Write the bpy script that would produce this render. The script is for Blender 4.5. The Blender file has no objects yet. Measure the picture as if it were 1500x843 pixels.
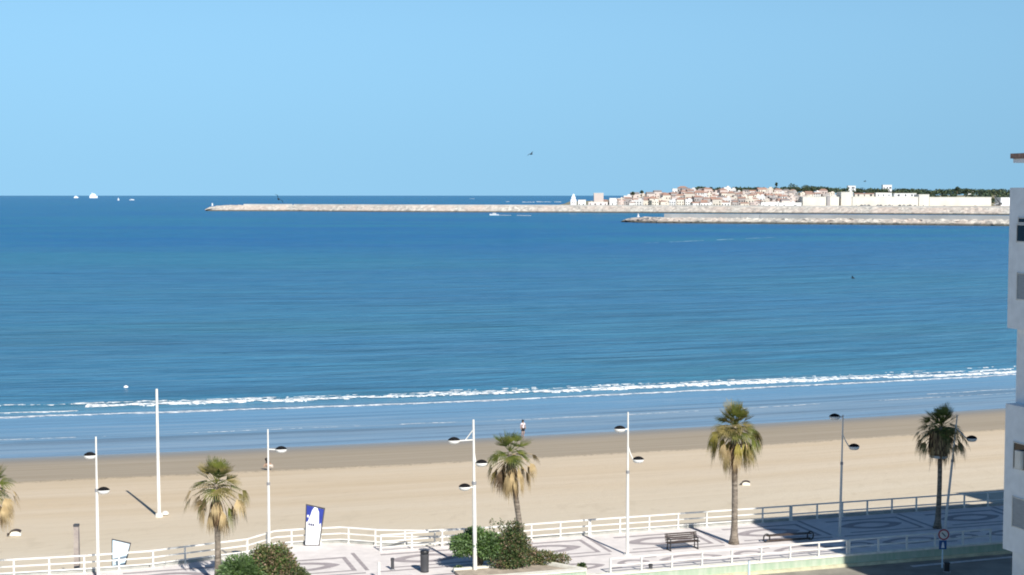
import bpy, math, random
from mathutils import Vector, noise, Matrix
random.seed(7)
R = math.radians
scene = bpy.context.scene
COL = scene.collection
F = 2200.0
PITCH = math.atan(135.5 / F)
CH = 20.0
SEA = -4.0
cs, sn = math.cos(PITCH), math.sin(PITCH)

def ray(px, py):
    a = (px - 750) / F
    b = -(py - 421.5) / F
    return Vector((a, cs + b * sn, -sn + b * cs))
def at(px, py, z=0.0):
    d = ray(px, py)
    t = (z - CH) / d.z
    return Vector((d.x * t, d.y * t, z))
def atd(px, py, Y):
    d = ray(px, py)
    t = Y / d.y
    return Vector((d.x * t, Y, CH + d.z * t))

# ------------------------------------------------------------------ materials
def nd(nt, kind, **kw):
    n = nt.nodes.new(kind)
    for k, v in kw.items():
        setattr(n, k, v)
    return n
def mat(name, col, rough=0.7, var=0.12, scale=2.0, bump=0.0, bscale=20.0, metal=0.0, col2=None, stretch=(1, 1, 1), spec=0.5, detail=5, trans=0.0):
    m = bpy.data.materials.new(name); m.use_nodes = True
    nt = m.node_tree; p = nt.nodes['Principled BSDF']
    tc = nd(nt, 'ShaderNodeTexCoord'); mp = nd(nt, 'ShaderNodeMapping')
    mp.inputs['Scale'].default_value = stretch
    nt.links.new(tc.outputs['Object'], mp.inputs['Vector'])
    n = nd(nt, 'ShaderNodeTexNoise'); n.inputs['Scale'].default_value = scale; n.inputs['Detail'].default_value = detail
    nt.links.new(mp.outputs[0], n.inputs['Vector'])
    rp = nd(nt, 'ShaderNodeValToRGB')
    c1 = [c * (1 - var) for c in col]; c2 = [min(1, c * (1 + var)) for c in col] if col2 is None else col2
    if col2 is not None: c1 = col
    rp.color_ramp.elements[0].position = 0.35; rp.color_ramp.elements[1].position = 0.65
    rp.color_ramp.elements[0].color = (*c1, 1); rp.color_ramp.elements[1].color = (*c2, 1)
    nt.links.new(n.outputs['Fac'], rp.inputs[0])
    nt.links.new(rp.outputs[0], p.inputs['Base Color'])
    p.inputs['Roughness'].default_value = rough
    p.inputs['Metallic'].default_value = metal
    p.inputs['Specular IOR Level'].default_value = spec
    if bump:
        n2 = nd(nt, 'ShaderNodeTexNoise'); n2.inputs['Scale'].default_value = bscale; n2.inputs['Detail'].default_value = 4
        nt.links.new(tc.outputs['Object'], n2.inputs['Vector'])
        b = nd(nt, 'ShaderNodeBump'); b.inputs['Strength'].default_value = 1; b.inputs['Distance'].default_value = bump
        nt.links.new(n2.outputs['Fac'], b.inputs['Height'])
        nt.links.new(b.outputs[0], p.inputs['Normal'])
    if trans:
        mx = nd(nt, 'ShaderNodeMixShader'); tr = nd(nt, 'ShaderNodeBsdfTranslucent')
        nt.links.new(rp.outputs[0], tr.inputs['Color'])
        out = nt.nodes['Material Output']; mx.inputs[0].default_value = trans
        nt.links.new(p.outputs[0], mx.inputs[1]); nt.links.new(tr.outputs[0], mx.inputs[2])
        nt.links.new(mx.outputs[0], out.inputs['Surface'])
    return m
M = {}
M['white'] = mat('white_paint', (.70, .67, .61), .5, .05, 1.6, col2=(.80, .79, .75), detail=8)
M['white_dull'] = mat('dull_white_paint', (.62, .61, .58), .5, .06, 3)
M['black'] = mat('black_plastic', (.02, .02, .022), .45, .2)
M['capblack'] = mat('matt_black_cap', (.012, .012, .013), .95, .1, spec=.1)
M['grey'] = mat('grey_metal', (.28, .28, .29), .5, .1)
M['darkgrey'] = mat('dark_grey_metal', (.06, .06, .065), .5, .15)
M['darkwood'] = mat('dark_wood', (.055, .038, .03), .6, .3, 8)
M['paving'] = mat('pale_paving', (.735, .68, .645), .8, .07, 1.5, .002, 40)
M['inlay'] = mat('grey_pink_inlay', (.36, .315, .315), .8, .12, 2.5)
M['inlay_dark'] = mat('dark_inlay', (.21, .19, .20), .8, .15, 3)
M['plinth'] = mat('plinth_concrete', (.36, .36, .33), .85, .15, 2)
M['kerb'] = mat('kerb_cream', (.74, .71, .62), .8, .1, 3)
M['green'] = mat('green_painted_wall', (.33, .43, .31), .75, .1, 1.2, col2=(.45, .50, .40), stretch=(3, 3, .6))
M['yellow'] = mat('yellow_kerb', (.58, .55, .38), .8, .15, 2)
M['asphalt'] = mat('asphalt', (.27, .25, .21), .9, .18, .8, .003, 60)
M['roadline'] = mat('road_line_paint', (.62, .62, .6), .7, .15, 3)
M['seawall'] = mat('sea_wall_concrete', (.38, .35, .30), .9, .15, 1)
M['trunk'] = mat('palm_trunk_bark', (.13, .105, .08), .9, .25, 3, .04, 12, stretch=(1, 1, 3), col2=(.30, .25, .20))
M['bark'] = mat('shrub_bark', (.12, .09, .06), .9, .25, 6)
M['frond'] = mat('green_frond', (.045, .075, .012), .55, .3, 2.5, trans=.25, col2=(.20, .215, .04))
M['frond_pale'] = mat('olive_frond', (.12, .11, .03), .6, .25, 2.5, trans=.2, col2=(.34, .27, .10))
M['frond_tan'] = mat('dry_tan_frond', (.36, .26, .13), .8, .25, 2, trans=.2, col2=(.56, .42, .22))
M['frond_brown'] = mat('dead_brown_frond', (.075, .045, .025), .85, .3, 2, col2=(.22, .14, .07))
M['frond_yellow'] = mat('yellowing_frond', (.34, .27, .04), .7, .25, 2, trans=.25, col2=(.40, .34, .09))
M['leaf_a'] = mat('bright_leaf', (.07, .15, .03), .5, .3, 5, trans=.25, col2=(.18, .28, .08))
M['leaf_b'] = mat('dark_leaf', (.025, .06, .02), .5, .3, 5, trans=.15, col2=(.09, .14, .045))
M['leaf_c'] = mat('reddish_leaf', (.16, .12, .055), .6, .3, 5, trans=.2, col2=(.40, .27, .19))
M['leaf_d'] = mat('olive_leaf', (.10, .12, .035), .6, .3, 5, trans=.2, col2=(.24, .23, .09))
M['leaf_e'] = mat('grey_green_leaf', (.13, .22, .085), .6, .25, 4, trans=.25, col2=(.26, .36, .17))
M['soil'] = mat('planter_soil', (.40, .34, .27), .95, .2)
M['blue'] = mat('blue_panel', (.03, .05, .30), .4, .1)
M['panelwhite'] = mat('white_panel', (.82, .83, .84), .35, .03)
M['panelcyan'] = mat('pale_blue_panel', (.56, .70, .80), .2, .06, 1.0, col2=(.72, .80, .84))
M['ink'] = mat('dark_ink', (.05, .05, .12), .5, .1)
M['red'] = mat('red_sign_paint', (.33, .05, .06), .4, .1)
M['signblue'] = mat('blue_sign_paint', (.03, .09, .25), .4, .1)
M['wall_shade'] = mat('white_render_wall', (.80, .83, .86), .85, .05, 2, .003, 30)
M['glass'] = mat('window_glass', (.015, .02, .025), .08, .1)
M['shutter'] = mat('window_shutter', (.30, .33, .36), .6, .1, stretch=(1, 1, 12))
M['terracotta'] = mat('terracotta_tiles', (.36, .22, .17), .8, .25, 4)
M['weathered'] = mat('weathered_post', (.30, .25, .23), .85, .2, 4, col2=(.42, .36, .31))
M['skin'] = mat('skin', (.42, .26, .18), .6, .06)
M['hair'] = mat('dark_hair', (.015, .012, .01), .6, .2)
M['shirt'] = mat('white_pink_shirt', (.72, .62, .66), .8, .08, 8)
M['darkcloth'] = mat('dark_cloth', (.03, .028, .03), .85, .2)
M['paleshorts'] = mat('pale_cloth', (.62, .55, .48), .85, .1)
M['block'] = mat('white_block', (.78, .75, .66), .7, .06, 4)
M['feather_dark'] = mat('dark_feathers', (.03, .04, .05), .7, .2)
M['hull'] = mat('white_hull', (.80, .81, .82), .35, .04)
M['hull_dark'] = mat('dark_hull', (.04, .05, .09), .4, .1)
M['foam'] = mat('sea_foam', (.86, .88, .88), .8, .05, 2, .03, 4)
_m = M['foam']; _nt = _m.node_tree; _p = _nt.nodes['Principled BSDF']
_tc = nd(_nt, 'ShaderNodeTexCoord'); _mp = nd(_nt, 'ShaderNodeMapping'); _mp.inputs['Scale'].default_value = (.8, 2.2, 1); _nt.links.new(_tc.outputs['Object'], _mp.inputs[0])
_n = nd(_nt, 'ShaderNodeTexNoise'); _n.inputs['Scale'].default_value = 1.6; _n.inputs['Detail'].default_value = 6; _n.inputs['Roughness'].default_value = .7; _nt.links.new(_mp.outputs[0], _n.inputs['Vector'])
_r = nd(_nt, 'ShaderNodeMapRange'); _nt.links.new(_n.outputs['Fac'], _r.inputs[0])
for _i, _q in enumerate((.36, .60, .05, .95)): _r.inputs[_i + 1].default_value = _q
_nt.links.new(_r.outputs[0], _p.inputs['Alpha'])
_p.inputs['Base Color'].default_value = (.8, .82, .83, 1)

# ------------------------------------------------------------------ mesh builder
class MB:
    def __init__(s):
        s.v = []; s.f = []; s.m = []; s.mi = 0
    def add(s, vs, fs):
        o = len(s.v); s.v += [tuple(v) for v in vs]
        for f in fs:
            s.f.append([i + o for i in f]); s.m.append(s.mi)
    def box(s, c, d, rz=0.0, taper=1.0):
        cx, cy, cz = c; dx, dy, dz = d[0] / 2, d[1] / 2, d[2] / 2
        vs = []
        for z, t in ((-dz, 1), (dz, taper)):
            for x, y in ((-dx, -dy), (dx, -dy), (dx, dy), (-dx, dy)):
                x *= t; y *= t
                vs.append((cx + x * math.cos(rz) - y * math.sin(rz), cy + x * math.sin(rz) + y * math.cos(rz), cz + z))
        s.add(vs, [(0, 3, 2, 1), (4, 5, 6, 7), (0, 1, 5, 4), (1, 2, 6, 5), (2, 3, 7, 6), (3, 0, 4, 7)])
    def bar(s, a, b, w, h=None):
        a = Vector(a); b = Vector(b); h = h or w
        d = (b - a).normalized()
        up = Vector((0, 0, 1)) if abs(d.z) < .95 else Vector((0, 1, 0))
        r = d.cross(up).normalized() * (w / 2); u = r.cross(d).normalized() * (h / 2)
        vs = [a - r - u, a + r - u, a + r + u, a - r + u, b - r - u, b + r - u, b + r + u, b - r + u]
        s.add(vs, [(0, 3, 2, 1), (4, 5, 6, 7), (0, 1, 5, 4), (1, 2, 6, 5), (2, 3, 7, 6), (3, 0, 4, 7)])
    def tube(s, pts, rads, n=8, cap=True):
        pts = [Vector(p) for p in pts]
        if not isinstance(rads, (list, tuple)): rads = [rads] * len(pts)
        rings = []
        for i, p in enumerate(pts):
            d = (pts[min(i + 1, len(pts) - 1)] - pts[max(i - 1, 0)]).normalized()
            up = Vector((0, 0, 1)) if abs(d.z) < .9 else Vector((0, 1, 0))
            r = d.cross(up).normalized(); u = r.cross(d).normalized()
            rings.append([p + (r * math.cos(2 * math.pi * k / n) + u * math.sin(2 * math.pi * k / n)) * rads[i] for k in range(n)])
        vs = [v for rg in rings for v in rg]; fs = []
        for i in range(len(pts) - 1):
            for k in range(n):
                k2 = (k + 1) % n
                fs.append((i * n + k, i * n + k2, (i + 1) * n + k2, (i + 1) * n + k))
        if cap:
            fs.append(tuple(range(n - 1, -1, -1))); fs.append(tuple(range((len(pts) - 1) * n, len(pts) * n)))
        s.add(vs, fs)
    def lathe(s, prof, c=(0, 0, 0), n=16, sx=1, sy=1):
        vs = []; fs = []
        for r, z in prof:
            for k in range(n):
                a = 2 * math.pi * k / n
                vs.append((c[0] + r * math.cos(a) * sx, c[1] + r * math.sin(a) * sy, c[2] + z))
        for i in range(len(prof) - 1):
            for k in range(n):
                k2 = (k + 1) % n
                fs.append((i * n + k, i * n + k2, (i + 1) * n + k2, (i + 1) * n + k))
        fs.append(tuple(range(n - 1, -1, -1))); fs.append(tuple(range((len(prof) - 1) * n, len(prof) * n)))
        s.add(vs, fs)
    def prism(s, poly, z0, z1):
        n = len(poly)
        vs = [(x, y, z0) for x, y in poly] + [(x, y, z1) for x, y in poly]
        s.add(vs, [tuple(range(n - 1, -1, -1)), tuple(range(n, 2 * n))] + [(i, (i + 1) % n, n + (i + 1) % n, n + i) for i in range(n)])
    def extr(s, poly, o, ex, ez, en, th):   # planar polygon (a,b) -> o+ex*a+ez*b, thickness along en
        o, ex, ez, en = Vector(o), Vector(ex), Vector(ez), Vector(en)
        n = len(poly)
        vs = [o + ex * a + ez * b for a, b in poly] + [o + ex * a + ez * b + en * th for a, b in poly]
        s.add(vs, [tuple(range(n)), tuple(range(2 * n - 1, n - 1, -1))] + [(i, n + i, n + (i + 1) % n, (i + 1) % n) for i in range(n)])
    def build(s, name, mats, parent=None, smooth=False, loc=None):
        me = bpy.data.meshes.new(name); me.from_pydata(s.v, [], s.f); me.update()
        if not isinstance(mats, (list, tuple)): mats = [mats]
        for m in mats: me.materials.append(m)
        if len(mats) > 1: me.polygons.foreach_set('material_index', s.m)
        if smooth: me.polygons.foreach_set('use_smooth', [True] * len(s.f))
        o = bpy.data.objects.new(name, me); COL.objects.link(o)
        if loc: o.location = loc
        if parent: o.parent = parent
        return o
def tag(o, label=None, cat=None, group=None, kind=None):
    if label: o['label'] = label
    if cat: o['category'] = cat
    if group: o['group'] = group
    if kind: o['kind'] = kind
    return o
def empty(name, loc, rz=0.0):
    o = bpy.data.objects.new(name, None); COL.objects.link(o)
    o.location = loc; o.rotation_euler = (0, 0, rz); o.empty_display_size = .3
    return o
def dupmesh(src, name, parent=None, loc=None, rz=0.0, scale=None):
    o = src.copy(); o.name = name; COL.objects.link(o); o.parent = parent
    for k in ('label', 'category', 'group'):
        if parent and k in o: del o[k]
    if loc is not None: o.location = loc
    o.rotation_euler = (0, 0, rz)
    if scale: o.scale = scale
    return o

# ------------------------------------------------------------------ camera, sun, sky
cam = bpy.data.cameras.new('camera'); co = bpy.data.objects.new('camera', cam); COL.objects.link(co)
co.location = (0, 0, CH); co.rotation_euler = (math.pi / 2 - PITCH, 0, 0)
cam.lens = F / 1500 * 36; cam.sensor_width = 36; cam.sensor_fit = 'HORIZONTAL'
cam.clip_start = .5; cam.clip_end = 200000
scene.camera = co
SUNEL = R(38.5)
SH = Vector((.425, -.905)).normalized()
sdir = Vector((SH.x * math.cos(SUNEL), SH.y * math.cos(SUNEL), math.sin(SUNEL)))
sl = bpy.data.lights.new('sun', 'SUN'); sl.energy = 4.8; sl.angle = R(.5); sl.color = (1, .955, .88)
so = bpy.data.objects.new('sun', sl); COL.objects.link(so)
so.rotation_euler = sdir.to_track_quat('Z', 'Y').to_euler(); so.location = (40, -80, 90)
w = bpy.data.worlds.new('World'); scene.world = w; w.use_nodes = True
nt = w.node_tree; bg = nt.nodes['Background']
sky = nd(nt, 'ShaderNodeTexSky', sky_type='NISHITA'); sky.sun_disc = False
sky.sun_elevation = SUNEL; sky.sun_rotation = math.atan2(SH.x, SH.y)
sky.altitude = 0; sky.air_density = 1.0; sky.dust_density = .25; sky.ozone_density = 4.0
tint = nd(nt, 'ShaderNodeMix', data_type='RGBA', blend_type='MULTIPLY'); tint.inputs[0].default_value = 1
tint.inputs[7].default_value = (.815, .96, 1.01, 1)
tcw = nd(nt, 'ShaderNodeTexCoord'); sx = nd(nt, 'ShaderNodeSeparateXYZ'); cx_ = nd(nt, 'ShaderNodeCombineXYZ')
nt.links.new(tcw.outputs['Generated'], sx.inputs[0])
ab = nd(nt, 'ShaderNodeMath', operation='ABSOLUTE'); nt.links.new(sx.outputs[2], ab.inputs[0])
pw = nd(nt, 'ShaderNodeMath', operation='POWER'); nt.links.new(ab.outputs[0], pw.inputs[0]); pw.inputs[1].default_value = 2.3
ma = nd(nt, 'ShaderNodeMath', operation='MULTIPLY_ADD'); nt.links.new(pw.outputs[0], ma.inputs[0]); ma.inputs[1].default_value = 2.0; ma.inputs[2].default_value = .15
nt.links.new(sx.outputs[0], cx_.inputs[0]); nt.links.new(sx.outputs[1], cx_.inputs[1]); nt.links.new(ma.outputs[0], cx_.inputs[2])
nrm_ = nd(nt, 'ShaderNodeVectorMath', operation='NORMALIZE'); nt.links.new(cx_.outputs[0], nrm_.inputs[0]); nt.links.new(nrm_.outputs[0], sky.inputs[0])
zr = nd(nt, 'ShaderNodeMapRange'); zr.interpolation_type = 'SMOOTHSTEP'; nt.links.new(ab.outputs[0], zr.inputs[0])
for i_, q_ in enumerate((.14, .55, 1.0, .46)): zr.inputs[i_ + 1].default_value = q_
vm = nd(nt, 'ShaderNodeVectorMath', operation='SCALE'); nt.links.new(sky.outputs[0], vm.inputs[0]); nt.links.new(zr.outputs[0], vm.inputs['Scale'])
zt_ = nd(nt, 'ShaderNodeMapRange'); nt.links.new(ab.outputs[0], zt_.inputs[0])
for i_, q_ in enumerate((.15, .6, 0.0, 1.0)): zt_.inputs[i_ + 1].default_value = q_
zc_ = nd(nt, 'ShaderNodeMix', data_type='RGBA'); nt.links.new(zt_.outputs[0], zc_.inputs[0]); zc_.inputs[6].default_value = (.835, 1.02, 1.01, 1); zc_.inputs[7].default_value = (.66, .95, 1.2, 1)
hz_ = nd(nt, 'ShaderNodeMapRange'); hz_.interpolation_type = 'SMOOTHSTEP'; nt.links.new(ab.outputs[0], hz_.inputs[0])
for i_, q_ in enumerate((0.0, .12, .94, 1.04)): hz_.inputs[i_ + 1].default_value = q_
vm2 = nd(nt, 'ShaderNodeVectorMath', operation='SCALE'); nt.links.new(vm.outputs[0], vm2.inputs[0]); nt.links.new(hz_.outputs[0], vm2.inputs['Scale'])
nt.links.new(zc_.outputs[2], tint.inputs[7])
nt.links.new(vm2.outputs[0], tint.inputs[6]); nt.links.new(tint.outputs[2], bg.inputs['Color'])
bg.inputs['Strength'].default_value = .092
scene.view_settings.view_transform = 'Standard'; scene.view_settings.look = 'None'
scene.cycles.filter_width = 1.9
scene.view_settings.exposure = .38; scene.view_settings.gamma = 1

# ------------------------------------------------------------------ shoreline
SA, SB = .307, .000874
def shore(X):
    if X > 150: return shore(150) + (SA + 2 * SB * 150) * (X - 150)
    if X < -150: return shore(-150) + (SA - 2 * SB * 150) * (X + 150)
    return 149.2 + SA * X + SB * X * X
S1 = at(0, 672, SEA); S2 = at(750, 640, SEA); S3 = at(1480, 598, SEA)
# quadratic through the three waterline points
def quad3(p, q, r):
    A = Matrix(((p.x ** 2, p.x, 1), (q.x ** 2, q.x, 1), (r.x ** 2, r.x, 1)))
    return A.inverted() @ Vector((p.y, q.y, r.y))
qc = quad3(S1, S2, S3); SB, SA, SC = qc
def shore(X):
    x = max(-150, min(150, X))
    return SC + SA * x + SB * x * x + (SA + 2 * SB * x) * (X - x)

def beach_z(v):
    if v > -17: return SEA - v * .047
    return SEA + .8 + (-17 - v) / 43.0 * 1.2
def at_beach(px, py):
    z = -3
    for _ in range(25):
        q = at(px, py, z); z = .5 * z + .5 * beach_z(min(1, q.y - shore(q.x)))
    q.z = z
    return q
def vcoord(nt):
    geo = nd(nt, 'ShaderNodeNewGeometry'); sp = nd(nt, 'ShaderNodeSeparateXYZ')
    nt.links.new(geo.outputs['Position'], sp.inputs[0])
    def mth(op, a, b=None):
        n = nd(nt, 'ShaderNodeMath', operation=op)
        for i, q in enumerate((a, b)):
            if q is None: continue
            if isinstance(q, (int, float)): n.inputs[i].default_value = q
            else: nt.links.new(q, n.inputs[i])
        return n.outputs[0]
    X, Y = sp.outputs[0], sp.outputs[1]
    xc = mth('MAXIMUM', mth('MINIMUM', X, 150.0), -150.0)
    q = mth('ADD', mth('MULTIPLY', mth('MULTIPLY', xc, xc), SB), mth('MULTIPLY', mth('SUBTRACT', X, xc), mth('MULTIPLY', xc, 2 * SB))); l = mth('MULTIPLY', X, SA)
    v = mth('SUBTRACT', mth('SUBTRACT', mth('SUBTRACT', Y, q), l), SC)
    return X, Y, v, mth, sp
def comb(nt, mth, x, y, sx, sy):
    c = nd(nt, 'ShaderNodeCombineXYZ')
    nt.links.new(mth('ADD', mth('MULTIPLY', x, sx), 13.37), c.inputs[0]); nt.links.new(mth('ADD', mth('MULTIPLY', y, sy), 7.61), c.inputs[1]); c.inputs[2].default_value = 3.43
    return c.outputs[0]
def noise_n(nt, vec, scale=1.0, detail=3, rough=.5):
    n = nd(nt, 'ShaderNodeTexNoise'); n.inputs['Scale'].default_value = scale; n.inputs['Detail'].default_value = detail
    n.inputs['Roughness'].default_value = rough
    nt.links.new(vec, n.inputs['Vector']); return n.outputs['Fac']
def maprange(nt, val, a, b, c, d, smooth=False):
    n = nd(nt, 'ShaderNodeMapRange'); n.clamp = True
    if smooth: n.interpolation_type = 'SMOOTHSTEP'
    nt.links.new(val, n.inputs[0])
    for i, q in enumerate((a, b, c, d)): n.inputs[i + 1].default_value = q
    return n.outputs[0]
def mixc(nt, fac, a, b):
    n = nd(nt, 'ShaderNodeMix', data_type='RGBA')
    if isinstance(fac, float): n.inputs[0].default_value = fac
    else: nt.links.new(fac, n.inputs[0])
    for i, q in ((6, a), (7, b)):
        if isinstance(q, tuple): n.inputs[i].default_value = (*q, 1)
        else: nt.links.new(q, n.inputs[i])
    return n.outputs[2]

# sea
m = bpy.data.materials.new('sea_water'); m.use_nodes = True; nt = m.node_tree; p = nt.nodes['Principled BSDF']
X, Y, v, mth, _ = vcoord(nt)
n_sw = noise_n(nt, comb(nt, mth, X, v, .018, .16), 1, 3)
n_md = noise_n(nt, comb(nt, mth, X, v, .14, .40), 1, 5, .6)
n_ch = noise_n(nt, comb(nt, mth, X, Y, .7, 1.6), 1, 3)
n_big = noise_n(nt, comb(nt, mth, X, Y, .004, .012), 1, 4)
n_pat = noise_n(nt, comb(nt, mth, X, v, .012, .05), 1, 4)
deep = (.002, .122, .335); teal = (.008, .165, .305); shal = (.14, .28, .43)
c = mixc(nt, maprange(nt, n_big, .38, .62, 0, 1), deep, teal)
c = mixc(nt, maprange(nt, v, 700, 60, 0, .75), c, (.070, .225, .345))
n_rp = noise_n(nt, comb(nt, mth, X, v, .10, .26), 1, 7, .74)
c = mixc(nt, maprange(nt, n_rp, .50, .62, 0, .38), c, (.004, .095, .20))
c = mixc(nt, maprange(nt, n_rp, .47, .36, 0, .40), c, (.07, .24, .36))
n_dk = noise_n(nt, comb(nt, mth, X, v, .022, .16), 1, 5, .62)
c = mixc(nt, mth('MULTIPLY', maprange(nt, n_dk, .53, .68, 0, .55), maprange(nt, v, 500, 60, .25, 1)), c, (.012, .07, .13))
c = mixc(nt, maprange(nt, mth('MULTIPLY', maprange(nt, v, 220, 40, 0, 1), maprange(nt, n_pat, .48, .68, 0, 1)), 0, 1, 0, .45), c, (.045, .16, .19))
n_st = noise_n(nt, comb(nt, mth, X, v, .025, .75), 1, 5, .65)
n_st2 = noise_n(nt, comb(nt, mth, X, v, .012, .22), 1, 3, .6)
c = mixc(nt, maprange(nt, v, 34, 26, 0, .85), c, shal)
sandy = mth('MULTIPLY', maprange(nt, v, 19, 11, 0, 1), maprange(nt, n_st2, .35, .65, .35, 1))
c = mixc(nt, mth('MULTIPLY', sandy, .75), c, (.20, .265, .33))
c = mixc(nt, mth('MULTIPLY', maprange(nt, n_st, .50, .60, 0, .6), maprange(nt, v, 24, 14, .25, 1)), c, (.085, .12, .16))
c = mixc(nt, mth('MULTIPLY', maprange(nt, n_st, .47, .38, 0, .6), maprange(nt, v, 26, 14, .2, 1)), c, (.27, .35, .42))
c = mixc(nt, maprange(nt, v, 6, 0, 0, .35), c, (.26, .33, .42))
n_sw2 = noise_n(nt, comb(nt, mth, mth('ADD', X, mth('MULTIPLY', v, .35)), v, .03, .07), 1, 2)
n_f = noise_n(nt, comb(nt, mth, X, v, .10, .40), 1, 6, .65)
hgt = mth('ADD', mth('ADD', mth('MULTIPLY', n_sw, 1.1), mth('MULTIPLY', n_sw2, 2.2)), mth('ADD', mth('ADD', mth('MULTIPLY', n_md, .5), mth('MULTIPLY', n_f, 1.0)), mth('MULTIPLY', n_ch, .16)))
calm = maprange(nt, v, 22, 40, .12, 1.0)
hgt2 = mth('MULTIPLY', hgt, calm)
b = nd(nt, 'ShaderNodeBump'); b.inputs['Strength'].default_value = 1; b.inputs['Distance'].default_value = 1.0
nt.links.new(hgt2, b.inputs['Height']); nt.nodes.remove(p)
df = nd(nt, 'ShaderNodeBsdfDiffuse'); gl = nd(nt, 'ShaderNodeBsdfGlossy'); gl.inputs['Roughness'].default_value = .25; gl.inputs['Color'].default_value = (1, 1, 1, 1)
fr_ = nd(nt, 'ShaderNodeFresnel'); fr_.inputs['IOR'].default_value = 1.33
for q_ in (df, gl, fr_): nt.links.new(b.outputs[0], q_.inputs['Normal'])
nt.links.new(c, df.inputs['Color'])
mxs = nd(nt, 'ShaderNodeMixShader')
refl = mth('MULTIPLY', fr_.outputs[0], maprange(nt, v, 20, 60, .55, .42))
nt.links.new(refl, mxs.inputs[0]); nt.links.new(df.outputs[0], mxs.inputs[1]); nt.links.new(gl.outputs[0], mxs.inputs[2])
nt.links.new(mxs.outputs[0], nt.nodes['Material Output'].inputs['Surface'])
M['sea'] = m
mb = MB()
ys = [60, 400, 1200, 4000, 15000, 60000]; xs = [-60000, -8000, -1500, -300, 0, 300, 1500, 8000, 60000]
vs = [(x, y, SEA) for y in ys for x in xs]; nx = len(xs)
mb.add(vs, [(j * nx + i, j * nx + i + 1, (j + 1) * nx + i + 1, (j + 1) * nx + i) for j in range(len(ys) - 1) for i in range(nx - 1)])
tag(mb.build('sea', M['sea']), 'calm blue sea stretching to the horizon', kind='structure')

# beach
def beach_z(v):
    if v > -17: return SEA - v * .047
    return SEA + .8 + (-17 - v) / 43.0 * 1.2
m = bpy.data.materials.new('beach_sand'); m.use_nodes = True; nt = m.node_tree; p = nt.nodes['Principled BSDF']
X, Y, v, mth, _ = vcoord(nt)
wob = noise_n(nt, comb(nt, mth, X, v, .06, .05), 1, 4)
fine = noise_n(nt, comb(nt, mth, X, v, .5, .9), 1, 5, .7)
vw = mth('ADD', v, mth('ADD', mth('MULTIPLY', mth('SUBTRACT', wob, .5), 4.0), mth('MULTIPLY', mth('SUBTRACT', fine, .5), 1.2)))
band = noise_n(nt, comb(nt, mth, X, v, .015, .22), 1, 3)
band2 = noise_n(nt, comb(nt, mth, X, v, .05, 1.2), 1, 4)
dry = mixc(nt, maprange(nt, band, .35, .65, 0, 1), (.58, .46, .31), (.63, .525, .39))
dry = mixc(nt, maprange(nt, band2, .45, .75, 0, .45), dry, (.50, .39, .25))
dry = mixc(nt, maprange(nt, v, -30, -48, 0, .6), dry, (.64, .575, .455))
wet = mixc(nt, maprange(nt, band2, .3, .7, 0, 1), (.33, .27, .19), (.39, .325, .24))
wet = mixc(nt, maprange(nt, v, -5, 0, 0, .8), wet, (.215, .185, .15))
c = mixc(nt, maprange(nt, vw, -17.6, -16.4, 0, 1), dry, wet)
speck = noise_n(nt, comb(nt, mth, X, v, 3.0, 3.0), 1, 5, .8)
c = mixc(nt, maprange(nt, speck, .60, .74, 0, .35), c, (.25, .19, .12))
wr = mth('MULTIPLY', maprange(nt, mth('ABSOLUTE', mth('ADD', vw, 17.2)), .9, .1, 0, 1), maprange(nt, speck, .50, .58, 0, .55))
c = mixc(nt, wr, c, (.10, .075, .045))
trk = noise_n(nt, comb(nt, mth, mth('ADD', X, mth('MULTIPLY', v, 1.2)), mth('SUBTRACT', v, mth('MULTIPLY', X, .25)), .06, .9), 1, 2)
c = mixc(nt, mth('MULTIPLY', maprange(nt, mth('ABSOLUTE', mth('SUBTRACT', trk, .5)), .012, .0, 0, .30), maprange(nt, v, -19, -24, 0, 1)), c, (.42, .33, .22))
foot = noise_n(nt, comb(nt, mth, X, v, .9, .35), 1, 2)
c = mixc(nt, mth('MULTIPLY', maprange(nt, foot, .60, .72, 0, .28), maprange(nt, v, -36, -46, .2, 1)), c, (.44, .36, .25))
nt.links.new(c, p.inputs['Base Color'])
nt.links.new(maprange(nt, v, -8, -.5, .85, .3), p.inputs['Roughness'])
b = nd(nt, 'ShaderNodeBump'); b.inputs['Distance'].default_value = .05
bh = noise_n(nt, comb(nt, mth, X, v, 1.2, 1.6), 1, 6, .7)
nt.links.new(mth('MULTIPLY', bh, maprange(nt, v, -20, -14, 1, .15)), b.inputs['Height']); nt.links.new(b.outputs[0], p.inputs['Normal'])
M['sand'] = m
mb = MB()
xs = [-600, -400, -250, -180] + [-150 + 4 * i for i in range(76)] + [180, 250, 400, 600]
vv = [-78, -66, -60, -54, -48, -42, -36, -30, -25, -21, -17, -13, -9, -6, -3, -1, 1, 6, 20]
vs = []
for q in vv:
    for x in xs:
        z = beach_z(q) + (noise.noise(Vector((x * .05, q * .1, 3))) * .12 if -62 < q < -17 else 0)
        if q < -61: z = -2.05
        vs.append((x, shore(x) + q, z))
nx = len(xs)
mb.add(vs, [(j * nx + i, j * nx + i + 1, (j + 1) * nx + i + 1, (j + 1) * nx + i) for j in range(len(vv) - 1) for i in range(nx - 1)])
tag(mb.build('beach', M['sand'], smooth=True), 'wide pale sand beach with darker wet strip', kind='structure')

# seabed / far ground sheet
mb = MB(); mb.add([(-60000, -400, -9), (60000, -400, -9), (60000, 60000, -9), (-60000, 60000, -9)], [(0, 1, 2, 3)])
tag(mb.build('ground', M['asphalt']), 'ground under the sea and land', kind='structure')

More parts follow.
